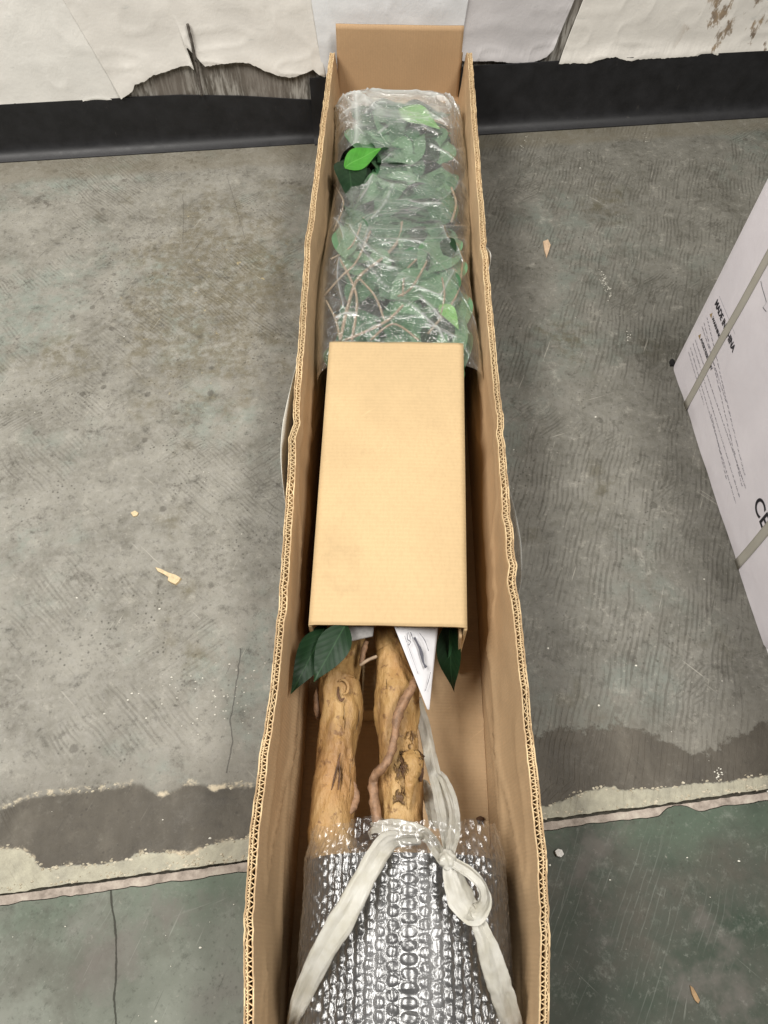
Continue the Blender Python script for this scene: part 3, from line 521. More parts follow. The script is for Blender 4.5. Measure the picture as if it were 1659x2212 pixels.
# leaves
def leafmat(nm, col, vein, rough=.38, trans=.12):
    s = N(nm); k = s.noise(30, 4, .6); sep = s.t.nodes.new('ShaderNodeSeparateXYZ'); s.t.links.new(s.obj, sep.inputs[0])
    ax = s.math('ABSOLUTE', sep.outputs[0]); sv = s.node('ShaderNodeTexWave', 1, Vector=s.node('ShaderNodeCombineXYZ', X=s.math('SUBTRACT', sep.outputs[1], s.math('MULTIPLY', ax, 1.3)), Y=0., Z=0.), Scale=26., Distortion=0.)
    c = s.mix(s.step(k, .3, .7), tuple(a*.75 for a in col), tuple(a*1.15 for a in col)); c = s.mix(s.math('MULTIPLY', s.step(sv, .93, 1.), .35), c, vein); c = s.mix(s.step(ax, .0011, .0005), c, vein)
    b = s.bsdf(c, rough, s.bump(s.math('ADD', sv, k), .15, .001), .2 if rough > .45 else .4); tr = s.node('ShaderNodeBsdfTranslucent', Color=(*[a*1.6 for a in col], 1))
    return s.done(s.node('ShaderNodeMixShader', _0=trans, _1=b, _2=tr))
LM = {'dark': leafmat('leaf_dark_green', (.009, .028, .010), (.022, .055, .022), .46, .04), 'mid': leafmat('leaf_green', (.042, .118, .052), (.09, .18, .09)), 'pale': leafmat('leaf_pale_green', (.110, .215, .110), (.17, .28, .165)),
      'bright': leafmat('leaf_bright_green', (.060, .265, .028), (.11, .34, .06), .4), 'lime': leafmat('leaf_lime', (.17, .38, .09), (.25, .45, .16))}
def leafmesh(nm, mat, L=.095, Wd=.046, fold=.18, bend=.12, seed=0):
    n, m = 13, 5; A = np.zeros((n, m, 3))
    for i in range(n):
        t = i/(n-1); w_ = Wd/2*math.sin(math.pi*t**.74)**1.12 if 0 < t < 1 else .0004
        for j in range(m):
            f = (j/(m-1)-.5)*2; A[i, j] = (w_*f, L*t, abs(f)*w_*fold-bend*L*(t-.4)**2*1.6+.0015*math.sin(t*9+f*2+seed))
    me = gridmesh(nm, A); me.materials.append(mat); me.shade_smooth(); return me
LMESH = {k: [leafmesh('leaf', LM[k], .088+.006*i, .044+.003*i, .1+.15*i, .1+.16*i, i) for i in range(3)] for k in LM}
def leaf(kind, base, tip, roll=0, wide=1., v=None, label=None, parent=None):
    me = LMESH[kind][random.randrange(3) if v is None else v]; o = bpy.data.objects.new('leaf', me); COL.objects.link(o); o.parent = parent or TREE
    base = Vector(base); tip = Vector(tip); d = tip-base; L = max(v_.co.y for v_ in me.vertices); y = d.normalized(); x = y.cross(Vector((0, 0, 1))).normalized(); z = x.cross(y); sc = d.length/L
    M = Matrix((x*sc*wide, y*sc, z*sc)).transposed().to_4x4(); M.translation = base; o.matrix_world = M @ Matrix.Rotation(roll, 4, 'Y')
    if label: o['label'] = label
    return o
def L3(a, b, z): return P(*z5(a, b), z)
leaf('dark', L3(425, 130, .168), L3(192, 594, .176), -.30, .85, 1, 'dark green leaf touching the left side of the box')
leaf('dark', L3(580, 95, .184), L3(342, 520, .180), -.1, 1.0, 0, 'dark green leaf over the left trunk')
leaf('dark', L3(1335, 60, .13), L3(1368, 625, .075), .5, .55, 1, 'green leaf hanging by the right leg of the sleeve')
leaf('mid', L3(1360, 40, .125), L3(1345, 440, .095), -.5, .6, 2)
leaf('dark', L3(420, 90, .15), L3(330, 380, .14), .2, .9, 2)
# crown inside the bag
BX0, BX1, BY0, BY1 = -.115, .152, .795, 1.545
def envelope(x, y):   # top of the bundle
    f = np.clip((x-(BX0+BX1)/2)/((BX1-BX0)/2), -1, 1); e = np.clip((BY1-y)/.06, 0, 1)
    return .05+(.148+.012*np.sin(y*9))*np.sqrt(np.clip(1-np.abs(f)**7, 0, 1))**.7*np.sqrt(np.clip(1-(1-e)**2, 0, 1))
rs = random.Random(5)
for k in range(275):
    y = rs.uniform(BY0-.03, BY1-.055) if k < 150 else rs.uniform(BY0-.03, BY1-.10); x = rs.uniform(BX0+.042, BX1-.042) if k < 150 else rs.uniform(BX0+.022, BX1-.022)
    if x < -.02 and k < 150 and rs.random() < .30: continue
    top = float(envelope(x, y)); lay = rs.random(); z = top-.010-.016*lay if k < 150 else top*rs.uniform(.25, .72)
    a = rs.gauss(0, .75) if rs.random() < .75 else rs.uniform(-3.1, 3.1); L = rs.uniform(.088, .122); d = np.array([math.sin(a), math.cos(a), rs.gauss(0, .12)])
    b = np.array([x, y, z]); t = b+d*L; g_ = .036 if k < 150 else .02; t[0] = min(max(t[0], BX0+g_), BX1-g_); t[1] = min(t[1], BY1-.02); t[2] = min(t[2], float(envelope(t[0], t[1]))-.013)
    b[2] = min(b[2], float(envelope(b[0], b[1]))-.014)
    for q_ in (b, t):
        if q_[1] < .90: q_[2] = min(q_[2], .165)
    kind = rs.choices(['dark', 'mid', 'pale', 'lime'], [.18, .54, .28, .0])[0] if k < 150 else rs.choice(['dark', 'dark', 'dark', 'mid'])  # deep layers mostly darkest green: shade inside the bundle put into leaf colour
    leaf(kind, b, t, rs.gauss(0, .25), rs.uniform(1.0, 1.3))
# twigs in the bundle
def bag(px, py, dz=.012): p = P(px, py, .18); z = float(envelope(p[0], p[1]))-dz; return P(px, py, z)
for pts, r_ in (([(735, 735), (752, 660), (775, 600), (830, 555), (860, 520), (868, 480)], .0028), ([(700, 640), (735, 600), (770, 565), (800, 500)], .0020), ([(745, 735), (800, 712), (840, 690), (870, 660)], .0024), ([(760, 735), (770, 640), (735, 560)], .0022),
                ([(775, 600), (810, 640), (830, 690)], .0018), ([(860, 640), (890, 620), (925, 560)], .0020), ([(925, 720), (985, 640), (1000, 560)], .0018), ([(975, 480), (985, 440), (975, 405)], .0022), ([(870, 640), (875, 590), (900, 560)], .0017),
                ([(715, 560), (760, 530), (785, 470)], .0017), ([(735, 735), (725, 690), (705, 650)], .0018), ([(800, 735), (850, 700), (905, 735)], .0018), ([(720, 500), (742, 440), (722, 400)], .0016), ([(955, 600), (960, 640), (950, 690)], .0016)):
    tube('twig', catmull([bag(a, b, .005) for a, b in pts], 28), r_, TWIG, TREE, 7, .25, 3, 20)
leaf('bright', bag(742, 362, -.010), bag(822, 318, -.012), .15, 1.25, 0, 'bright green leaf sticking out of the plastic film')
leaf('dark', bag(752, 338, .0), bag(762, 428, -.004), -.1, .95, 1, 'very dark leaf beside the bright green one')
leaf('dark', bag(740, 385, .003), bag(760, 330, .0), -.1, 1.2, 2)
leaf('lime', bag(862, 232, .004), bag(950, 272, .004), .1, 1.1, 0)
for k in range(46):
    y = rs.uniform(1.36, 1.50); x = rs.uniform(BX0+.045, BX1-.045); a = rs.choice([-1, 1])*rs.uniform(.7, 2.2); z = float(envelope(x, y))*(rs.uniform(.82, .90) if k < 22 else rs.uniform(.35, .75)); b = np.array([x, y, z]); t = b+np.array([math.sin(a), math.cos(a)*.4, rs.gauss(0, .1)])*.09; t[0] = min(max(t[0], BX0+.03), BX1-.03); t[1] = min(t[1], 1.515); t[2] = min(t[2], float(envelope(t[0], t[1]))*.9)
    leaf(rs.choice(['mid', 'mid', 'dark', 'pale']), b, t, rs.gauss(0, .3), rs.uniform(1., 1.3))
leaf('lime', bag(950, 655, .003), bag(992, 705, .003), .1, .9, 1); leaf('pale', bag(910, 580, .004), bag(1000, 520, .004), .1, 1.1, 1); leaf('pale', bag(935, 665, .006), bag(968, 580, .006), .1, 1.1, 0)
leaf('pale', bag(748, 555, .006), bag(738, 478, .006), .1, .8, 0); leaf('mid', bag(870, 560, .012), bag(955, 470, .012), .05, 1.4, 0); leaf('mid', bag(850, 580, .013), bag(880, 500, .013), .05, 1.2, 0); leaf('mid', bag(870, 420, .012), bag(985, 455, .012), .05, 1.3, 2)

# ------------------------------------------------------------------ clear film round the crown
def film_mat(nm, haze=.135, rough=.085, tint=(.96, .98, .97), gl=2.2, base=.0, cre=.75, bs=.8):
    s = N(nm); fr = s.math('MULTIPLY_ADD', s.math('POWER', s.node('ShaderNodeLayerWeight', 1, Blend=.5), 4.0), .75, .045); k = s.noise(90, 4, .6, dist=1); nb = s.bump(s.math('ADD', k, s.math('MULTIPLY', s.math('ABSOLUTE', s.math('SUBTRACT', s.noise(38, 3, .5, dist=1.5), .5)), -3.0)), bs, .003)
    g = s.node('ShaderNodeBsdfGlossy', Color=(1, 1, 1, 1), Roughness=rough, Normal=nb); tr = s.node('ShaderNodeBsdfTransparent', Color=(*tint, 1))
    df = s.node('ShaderNodeMixShader', _0=.5, _1=s.node('ShaderNodeBsdfDiffuse', Color=(.85, .87, .85, 1)), _2=s.node('ShaderNodeBsdfTranslucent', Color=(.85, .87, .85, 1)))
    at = s.t.nodes.new('ShaderNodeAttribute'); at.attribute_name = 'crease'; hz = s.math('MULTIPLY_ADD', at.outputs['Fac'], cre, s.math('MULTIPLY_ADD', s.step(s.noise(16, 5, .65, dist=2), .45, .75), haze, haze*.5), True)
    a = s.node('ShaderNodeMixShader', _0=hz, _1=tr, _2=df)
    return s.done(s.node('ShaderNodeMixShader', _0=s.math('MULTIPLY_ADD', fr, gl, base, True), _1=a, _2=g))
FILM = film_mat('clear_film')
def film():
    n, m = 680, 400; ys = np.linspace(BY0-.02, BY1+.012, n); th = np.linspace(-1, 1, m); Yg, Tg = np.meshgrid(ys, th, indexing='ij')
    ang = Tg*math.pi*.56; cx = (BX0+BX1)/2+.006*np.sin(Yg*11); hw = (BX1-BX0)/2+.001
    sx = np.sign(np.sin(ang))*np.abs(np.sin(ang))**.46; cz = np.sign(np.cos(ang))*np.abs(np.cos(ang))**.32
    e = np.clip((BY1+.012-Yg)/.07, 0, 1); end = np.sqrt(np.clip(1-(1-e)**2.2, 0, 1))
    X = cx+hw*sx*(.75+.25*end); Z = .05+(.150+.012*np.sin(Yg*9))*cz*(.25+.75*end)
    a = Tg*.16; b = Yg
    def cre(rot, sa, sb, seed, p): c_, s_ = math.cos(rot), math.sin(rot); wx = .03*(fbm(a*12, b*12, seed+1)-.47); u_ = (a*c_+b*s_)+wx; v_ = -a*s_+b*c_; return ridge(u_*sa, v_*sb, seed, p)
    C_ = 0*a; D = .005*(fbm(a*13, b*9, 1, 3)-.47)*2
    for rot, sa, sb, sd, p, am in ((.5, 15, 3, 2, 30, .007), (-.6, 13, 3, 3, 30, .007), (.95, 14, 4, 4, 34, .006), (.1, 20, 4, 5, 26, .005), (-.9, 24, 5, 1, 26, .004), (.7, 30, 7, 0, 20, .003), (-.25, 40, 9, 6, 14, .0022), (.8, 46, 11, 7, 14, .0020), (-.5, 60, 16, 4, 10, .0012)):
        q_ = cre(rot, sa, sb, sd, p)*np.clip(vn(a*11+sd, b*7, sd)*3-1.3, 0, 1.2); D = D+.40*am*q_; C_ = C_+q_*min(am/.005, 1)*.22
    crum = np.clip((Yg-1.40)/.08, 0, 1); D = D+crum*.008*(ridge(a*40+b*20, b*45, 2, 2)-.4)+crum*.003*ridge(a*90, b*90, 3, 2); C_ = C_+crum*(.15+.8*ridge(a*40+b*20, b*45, 2, 3))+.8*ridge(a*13, b*4+.3, 5, 8)*np.clip(1-np.abs(a+.03)/.06, 0, 1)*np.clip((b-1.0)*4, 0, 1)
    D = D*np.clip((Yg-BY0)/.03+.3, .3, 1)
    X = X+D*np.sin(ang)*.35; Z = Z+D*np.clip(np.cos(ang), 0, 1)
    X = np.clip(X, -.113-.004*np.clip(Z/.2, 0, 1), .149+.004*np.clip(Z/.2, 0, 1)); Z = np.maximum(Z, .022)
    Yd = Yg+.003*(fbm(a*20, b*20, 6)-.47)
    CR = [[(490, 1620), (600, 1790), (700, 1870), (820, 1960), (930, 2060), (975, 2120)], [(430, 1480), (520, 1610), (600, 1650), (700, 1690), (750, 1740)], [(580, 1480), (640, 1470), (700, 1450), (780, 1455), (870, 1480)], [(975, 1340), (1010, 1430), (1060, 1460), (1110, 1550)],
          [(490, 1370), (478, 1420), (470, 1490)], [(370, 1330), (430, 1440), (560, 1560), (640, 1620)], [(600, 1640), (720, 1750), (850, 1810), (960, 1850)], [(560, 760), (640, 710), (700, 690), (780, 690), (830, 710), (940, 760)], [(400, 1000), (440, 1060), (480, 1060), (520, 1000), (560, 930), (640, 870)],
          [(740, 1160), (850, 1190), (960, 1190)], [(820, 1850), (890, 1920), (960, 2000)], [(300, 1560), (290, 1700), (330, 1900)], [(480, 2090), (520, 2055), (570, 2040)], [(280, 1970), (340, 1960), (420, 1965)], [(540, 940), (500, 1060), (440, 1150)], [(700, 880), (720, 960), (800, 1080)],
          [(900, 820), (980, 850), (1080, 900)], [(480, 640), (540, 600), (600, 590)], [(860, 640), (940, 680), (1000, 700)], [(330, 660), (400, 700), (460, 760)], [(250, 1200), (300, 1300), (330, 1420)], [(1050, 1650), (1000, 1760), (960, 1850)], [(650, 1060), (600, 1180), (520, 1290)], [(860, 2040), (920, 2060), (1060, 2110)]]
    for k_, pl in enumerate(CR):
        q3 = catmull([P(px*.3347+630.9, py*.3347+27.4, .205) for px, py in pl], 30); dm = np.full(X.shape, 9.)
        for i_ in range(29):
            ax, ay = q3[i_][:2]; bx_, by_ = q3[i_+1][:2]; vx, vy = bx_-ax, by_-ay; tt = np.clip(((X-ax)*vx+(Yg-ay)*vy)/(vx*vx+vy*vy), 0, 1); dm = np.minimum(dm, np.hypot(X-ax-tt*vx, Yg-ay-tt*vy))
        st_ = .6+.6*vn(Yg*60, X*60, k_); Z = Z+.0050*st_*np.exp(-dm/.0030)*(np.cos(ang) > .05); C_ = C_+.55*st_*np.exp(-(dm/.0022))
    # torn opening where the bright leaf pokes out
    me = gridmesh('plastic_film', np.stack([X, Yd, Z], -1)); atr = me.attributes.new('crease', 'FLOAT', 'POINT'); atr.data.foreach_set('value', np.clip(C_, 0, 1).astype(np.float32).ravel()); c1 = bag(775, 350, -.005)
    bm = bmesh.new(); bm.from_mesh(me); kill = [f for f in bm.faces if ((f.calc_center_median().x-c1[0])/.040)**2+((f.calc_center_median().y-c1[1])/.062)**2 < 1+.7*(vn(f.calc_center_median().x*60, f.calc_center_median().y*60, 1)-.5) and f.calc_center_median().z > .12]
    bmesh.ops.delete(bm, geom=kill, context='FACES'); bm.to_mesh(me); bm.free()
    o = link('plastic_film', me, FILM); tag(o, 'clear crinkled plastic film wrapped around the leaves in the box', 'plastic wrap')
film()

# ------------------------------------------------------------------ pot and bubble wrap
PX, PZ, PR_, PYR, PYB = .031, .1135, .1035, .094, -.125
pb = N('black_pot'); POTM = pb.done(pb.bsdf((.018, .017, .018), .35))
A = []
for y, r in ((PYR-.02, .005), (PYR-.02, .088), (PYR-.004, .094), (PYR, .096), (PYR, PR_), (PYR-.014, PR_), (PYR-.015, PR_-.004), (PYB+.004, PR_-.012), (PYB, PR_-.016), (PYB, .004)): A.append([(PX+1.03*r*np.sign(math.sin(t))*abs(math.sin(t))**.82, y, PZ+r*np.sign(math.cos(t))*abs(math.cos(t))**.9) for t in np.linspace(0, 2*math.pi, 64, endpoint=False)])
po = link('pot', gridmesh('pot', np.array(A), True), POTM, TREE); po['label'] = 'black plastic pot lying on its side inside the bubble wrap'
md = po.modifiers.new('edge', 'EDGE_SPLIT'); md.split_angle = math.radians(35)
BUB = film_mat('bubble_plastic', .04, .27, (.97, .97, .97), 1.1, .03, 0., .10)
def bubbles(r0, seed, ext, hgt, nm, par):
    n, m = 330, 470; ys = np.linspace(PYB-.004, PYR+ext, n); th = np.linspace(-2.35, 2.35, m); Yg, Tg = np.meshgrid(ys, th, indexing='ij')
    a = Tg*r0; b = Yg+.0013*(fbm(a*30, Yg*30, seed)-.47)*2; p = .0116; q = p*.866
    row = np.floor(a/q+.5); fa = a-row*q; off = (row % 2)*p/2; kk = np.floor((b-off)/p+.5); fb = b-off-kk*p
    d1 = np.hypot(fa, fb); ri = row.astype(int); ki = kk.astype(int); hh = _T[seed][ri & 255, ki & 255]; R = .0050
    dome = np.clip(1-(d1/R)**3, 0, 1)**.7*hgt*(.35+.75*hh)*(.55+.45*np.exp(-((Tg-.14)/.5)**2))
    tiltv = (_T[seed+1][ri & 255, ki & 255]-.5)*.5*fa+(_T[seed+2][ri & 255, ki & 255]-.5)*.5*fb
    cr = (.0024*ridge(a*36+b*24, b*30-a*18, seed, 2)+.0013*ridge(a*110+b*30, b*100, seed+1, 2))*(.12+.88*np.exp(-((Tg-.14)/.42)**2))+.0006*np.cos(2*math.pi*a/q)*(.5+vn(a*30, b*25, seed))+.0030*(fbm(a*22, b*18, seed+2)-.47)
    edge = np.clip((Yg-PYR)/max(ext, .001), 0, 1)
    r = r0+dome+tiltv*(d1 < R)+cr+edge*(.010*(fbm(a*28, b*30, seed+3)-.55)*2-.006)
    r = np.minimum(r, .1195+0*r)
    Yd = Yg+edge*.016*(fbm(a*26, 0*a, seed+4)-.47)*2
    X = PX+1.03*r*np.sign(np.sin(Tg))*np.abs(np.sin(Tg))**.82; Z = PZ+r*np.sign(np.cos(Tg))*np.abs(np.cos(Tg))**.9; X = np.clip(X, -.100, .142); Z = np.maximum(Z, .0145)
    return link(nm, gridmesh(nm, np.stack([X, Yd, Z], -1)), BUB, par)
BW = empty('bubble_wrap'); tag(BW, 'clear bubble wrap wound round the black pot at the near end of box', 'bubble wrap')
bubbles(PR_+.0025, 1, .012, .0018, 'wrap_layer', BW); bubbles(PR_+.0065, 4, .030, .0022, 'wrap_layer', BW)

# ------------------------------------------------------------------ ribbon
z6 = lambda a, b: (a*.4464+493.7, b*.4464+1755.5)
def ribbon_mat():
    s = N('white_plastic_ribbon'); at = s.t.nodes.new('ShaderNodeAttribute'); at.attribute_name = 'lay'; k = s.noise(50, 4, .6); st = s.noise(1., 4, .65, s.map(sc=(26, 1.2, 1), vec=at.outputs['Vector']))
    c = s.mix(s.step(k, .3, .7), (.64, .62, .54), (.78, .77, .72)); b = s.bsdf(c, .26, s.bump(s.math('ADD', s.math('MULTIPLY', k, .3), s.math('MULTIPLY', st, 1.6)), .55, .0012), .5); t = s.node('ShaderNodeBsdfTranslucent', Color=(.75, .72, .62, 1))
    return s.done(s.node('ShaderNodeMixShader', _0=.42, _1=b, _2=t))
RIB = ribbon_mat(); TIE = empty('plastic_ribbon'); tag(TIE, 'white flat plastic ribbon tied in a looped knot over the bubble wrap', 'ribbon')
def ribbon(nm, pts, widths, seed=0, normal=(0, 0, 1), folds=3, crimp=.0022, twist=None, n=90):
    p = catmull([np.array(q) for q in pts], n); wv = .88*np.interp(np.linspace(0, 1, n), np.linspace(0, 1, len(widths)), widths)*(1+.14*(fbm(np.arange(n)/7., np.full(n, seed*1.), 2)-.47)*2); m = 25; A = np.zeros((n, m, 3)); T = np.gradient(p, axis=0)
    tw = np.interp(np.linspace(0, 1, n), np.linspace(0, 1, len(twist)), twist) if twist else np.zeros(n); N0 = np.array(normal, float)
    for i in range(n):
        t = T[i]/(np.linalg.norm(T[i])+1e-9); sd = np.cross(t, N0); sd /= np.linalg.norm(sd)+1e-9; nn = np.cross(sd, t); c_, s_ = math.cos(tw[i]), math.sin(tw[i]); sd, nn = sd*c_+nn*s_, nn*c_-sd*s_
        for j in range(m):
            f = j/(m-1)-.5; h = crimp*(abs(((f*folds+seed*.37+.25*fbm(i/14, seed, 2)) % 1)*2-1)*1.5+(fbm(f*5+seed, i/9, 3)-.47)*1.6)-.006*wv[i]/.02*f*f; A[i, j] = p[i]+sd*f*wv[i]+nn*h
    me = gridmesh(nm, A); lay = me.attributes.new('lay', 'FLOAT_VECTOR', 'POINT'); ii, jj = np.meshgrid(np.arange(n), np.arange(m), indexing='ij'); lay.data.foreach_set('vector', np.stack([jj/m+seed, ii/12., 0*ii], -1).astype(np.float32).ravel())
    o = link(nm, me, RIB, TIE); solid(o, .00025, 0); return o
R6 = lambda L: [P(*z6(a, b), z) for a, b, z in L]
ribbon('strand', R6([(300, 1080, .10), (318, 985, .150), (350, 900, .178), (410, 770, .207), (470, 650, .225), (560, 500, .237), (640, 350, .240), (715, 215, .238), (775, 140, .228), (850, 125, .212), (930, 128, .196)]), [.016, .017, .020, .025, .028, .029, .027, .024, .022, .018, .014], 1, folds=1.5, twist=[.3, .1, 0, 0, 0, 0, -.2, -.4, -.6])
ribbon('strand', R6([(690, 95, .120), (710, 70, .142), (780, 68, .158), (860, 82, .166), (930, 95, .178), (975, 130, .200), (1010, 185, .226), (1045, 240, .241)]), [.018, .024, .024, .022, .018, .015, .014, .013], 2, folds=1.5, twist=[.9, .7, .5, .5, .3, 0, 0])
Z5 = lambda L: [P(*z5(a, b), z) for a, b, z in L]
ribbon('strand', Z5([(1090, 640, .050), (1130, 800, .068), (1165, 950, .090), (1195, 1100, .112), (1235, 1260, .140), (1270, 1420, .168), (1295, 1560, .195), (1315, 1680, .222), (1322, 1790, .244)]), [.014, .018, .019, .018, .018, .018, .018, .016, .011], 3, folds=1.6)
ribbon('strand', Z5([(1200, 1180, .110), (1270, 1220, .136), (1330, 1350, .162), (1360, 1480, .186), (1358, 1620, .216), (1338, 1730, .238), (1330, 1800, .246)]), [.010, .014, .014, .014, .014, .012, .009], 4, folds=1.3, twist=[.6, .4, .2, 0, 0])
ribbon('strand', Z5([(1130, 1250, .06), (1170, 1330, .085), (1200, 1450, .12), (1230, 1600, .16)]), [.012, .018, .018, .014], 6, folds=1.4)
ribbon('loop', R6([(1062, 225, .247), (1085, 300, .246), (1110, 380, .243), (1150, 455, .241), (1195, 492, .242), (1232, 455, .247), (1238, 400, .253), (1215, 340, .257), (1160, 285, .256), (1110, 255, .252), (1075, 235, .249)]), [.012, .024, .029, .030, .024, .017, .016, .017, .016, .013, .010], 5, folds=1.4, twist=[0, 0, .1, .2, .2, 0, -.4, -.7, -.5, -.2, 0])
ribbon('tail', R6([(1160, 480, .245), (1200, 520, .240), (1240, 610, .238), (1275, 720, .230), (1310, 830, .218), (1345, 940, .198), (1380, 1060, .165)]), [.014, .015, .020, .025, .026, .025, .024], 7, folds=1.5)
kp = catmull(R6([(1045, 195, .243), (1062, 225, .250), (1075, 262, .246)]), 20); tube('knot', kp, np.interp(np.linspace(0, 1, 20), [0, .5, 1], [.0060, .0078, .0065]), RIB, TIE, 24, .7, 3, 8, True, .7)

# ------------------------------------------------------------------ paper tags
pp = N('white_paper'); k = pp.noise(40, 4); PAPER = pp.done(pp.bsdf(pp.mix(k, (.52, .52, .54), (.62, .62, .64)), .6, pp.bump(k, .1, .001)))
ink = N('grey_ink'); INK = ink.done(ink.bsdf((.06, .06, .075), .7))
def tagsheet(nm, c4, par, bend=.006):
    a, b, c, d = [np.array(q) for q in c4]; A = np.zeros((16, 16, 3))
    for i, f in enumerate(np.linspace(0, 1, 16)):
        for j, g in enumerate(np.linspace(0, 1, 16)): A[i, j] = (a*(1-f)+b*f)*(1-g)+(d*(1-f)+c*f)*g+np.array([0, 0, bend*math.sin(math.pi*f)*(1-g)])
    o = link(nm, gridmesh(nm, A), PAPER, par); solid(o, .0003, 0); return o
TG = empty('paper_tag'); tag(TG, 'pointed white paper tag with dark scribbles hanging from under the sleeve', 'tag')
tagsheet('sheet', [P(*z5(900, 60), .172), P(*z5(1250, 60), .150), P(*z5(1180, 728), .150), P(*z5(1166, 724), .152)], TG, .004)
def stroke(pts, wd, z0):
    p = catmull([P(*z5(a, b), z0(a, b)) for a, b in pts], 20); A = np.zeros((20, 2, 3)); T = np.gradient(p, axis=0)
    for i in range(20): t = T[i]/np.linalg.norm(T[i]); q = np.cross(t, [0, 0, 1]); A[i, 0] = p[i]-q*wd*(.4+.8*vn(i/3., 1., 2)); A[i, 1] = p[i]+q*wd*(.4+.8*vn(i/3., 5., 3))
    link('ink_mark', gridmesh('ink_mark', A), INK, TG)
zz = lambda a, b: .1725-.022*(b-60)/670*.9-.010*max(0, (a-900-.4*(b-60))/350)+.0042*max(0, 1-(b-60)/670)+.0012
stroke([(1075, 200), (1105, 270), (1125, 330), (1140, 390), (1160, 420)], .0022, zz); stroke([(1028, 165), (1022, 215), (1045, 235), (1030, 260)], .0006, zz); stroke([(1045, 165), (1060, 210)], .0007, zz)
stroke([(1190, 455), (1170, 530), (1152, 590)], .0004, zz); stroke([(1110, 170), (1150, 230), (1175, 300)], .0005, zz); stroke([(1000, 190), (1050, 330), (1100, 470)], .0003, zz)
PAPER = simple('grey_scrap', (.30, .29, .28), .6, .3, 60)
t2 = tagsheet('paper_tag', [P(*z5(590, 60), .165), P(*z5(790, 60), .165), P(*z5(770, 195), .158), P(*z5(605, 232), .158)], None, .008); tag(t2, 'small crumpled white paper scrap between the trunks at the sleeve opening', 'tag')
# pale cardboard support block behind the trunks
def block(nm, c8, mat, par=None):
    me = mesh(nm, c8, [(0, 1, 2, 3), (7, 6, 5, 4), (0, 4, 5, 1), (1, 5, 6, 2), (2, 6, 7, 3), (3, 7, 4, 0)]); o = link(nm, me, mat, par, False); b = o.modifiers.new('bevel', 'BEVEL'); b.width = .0015; b.segments = 2; return o
q = [P(*z5(695, 330), .060), P(*z5(800, 330), .060), P(*z5(790, 738), .060), P(*z5(690, 735), .060)]
sb = block('support_block', [(a[0], a[1], .0095) for a in q][::-1]+[tuple(a) for a in q][::-1], KR_SL); tag(sb, 'small tan cardboard support block between the trunks below the sleeve', 'block')

# ------------------------------------------------------------------ white carton on the right
CA, CB = P(1452, 792, 0), P(1650, 1402, 0); CD = (CB-CA)/np.linalg.norm(CB-CA); CN = np.array([CD[1], -CD[0], 0]); CN = CN if CN[0] < 0 else -CN
CART = empty('white_carton'); tag(CART, 'glossy white strapped carton standing on the floor at the right edge', 'carton')
CL, CH, CW = .82, .46, .34
def cp(s_, z, off=0.): return CA+CD*s_+CN*off+np.array([0, 0, z])
cm = N('white_carton_board'); k = cm.noise(7, 4, .6); f_ = cm.noise(120, 4, .6); wr = cm.noise(14, 5, .55, dist=1.2)
CARTM = cm.done(cm.bsdf(cm.mix(cm.step(k, .35, .7), (.78, .745, .79), (.86, .825, .87)), .42, cm.bump(cm.math('ADD', wr, cm.math('MULTIPLY', f_, .15)), .25, .004), .4))
def carton():
    n, m = 90, 60; A = np.zeros((n, m, 3))
    for i, s_ in enumerate(np.linspace(0, CL, n)):
        for j, z in enumerate(np.linspace(.001, CH, m)): 
            e = min(s_, CL-s_); lo = max(0, 1-z/.02); bul = .004*math.sin(math.pi*s_/CL)*math.sin(math.pi*z/CH); A[i, j] = cp(s_+.002*lo*(vn(s_*30, 0., 1)-.5), z, bul-.003*max(0, 1-e/.006)**2-.002*lo*vn(s_*25, 1., 2)-.004*lo*(s_ > .56)*vn(s_*60, 2., 3))
    o = link('front_panel', gridmesh('front_panel', A), CARTM, CART); o['label'] = 'printed long side of the white carton'
    def quad(nm, p): q_ = link(nm, mesh(nm, p, [(0, 1, 2, 3)]), CARTM, CART, False); solid(q_, .003, -1)
    quad('side_panel', [cp(0.001, .001, -.004), cp(0.001, .001, -CW), cp(0.001, CH, -CW), cp(0.001, CH, -.004)]); quad('side_panel', [cp(CL-.001, CH, -.004), cp(CL-.001, CH, -CW), cp(CL-.001, .001, -CW), cp(CL-.001, .001, -.004)])
    quad('side_panel', [cp(0, .001, -CW), cp(CL, .001, -CW), cp(CL, CH, -CW), cp(0, CH, -CW)]); quad('top_panel', [cp(.001, CH, -.003), cp(.001, CH, -CW), cp(CL-.001, CH, -CW), cp(CL-.001, CH, -.003)])
    quad('bottom_panel', [cp(.002, .002, -.004), cp(CL-.002, .002, -.004), cp(CL-.002, .002, -CW), cp(.002, .002, -CW)])
carton()
def face(px, py):   # place on the printed side
    d = ray(px, py); t = ((CA-CAM)@CN)/(d@CN); p = CAM+d*t-CA; return float(p@CD), float(p[2])
sm_ = N('beige_strap'); k = sm_.noise(40, 4, .6); STRAP = sm_.done(sm_.bsdf(sm_.mix(k, (.42, .40, .345), (.50, .48, .42)), .4, sm_.bump(sm_.wave(160, .78, 0, 1), .12, .0006), .4))
bul = lambda s_, z: .004*math.sin(math.pi*s_/CL)*math.sin(math.pi*z/CH)
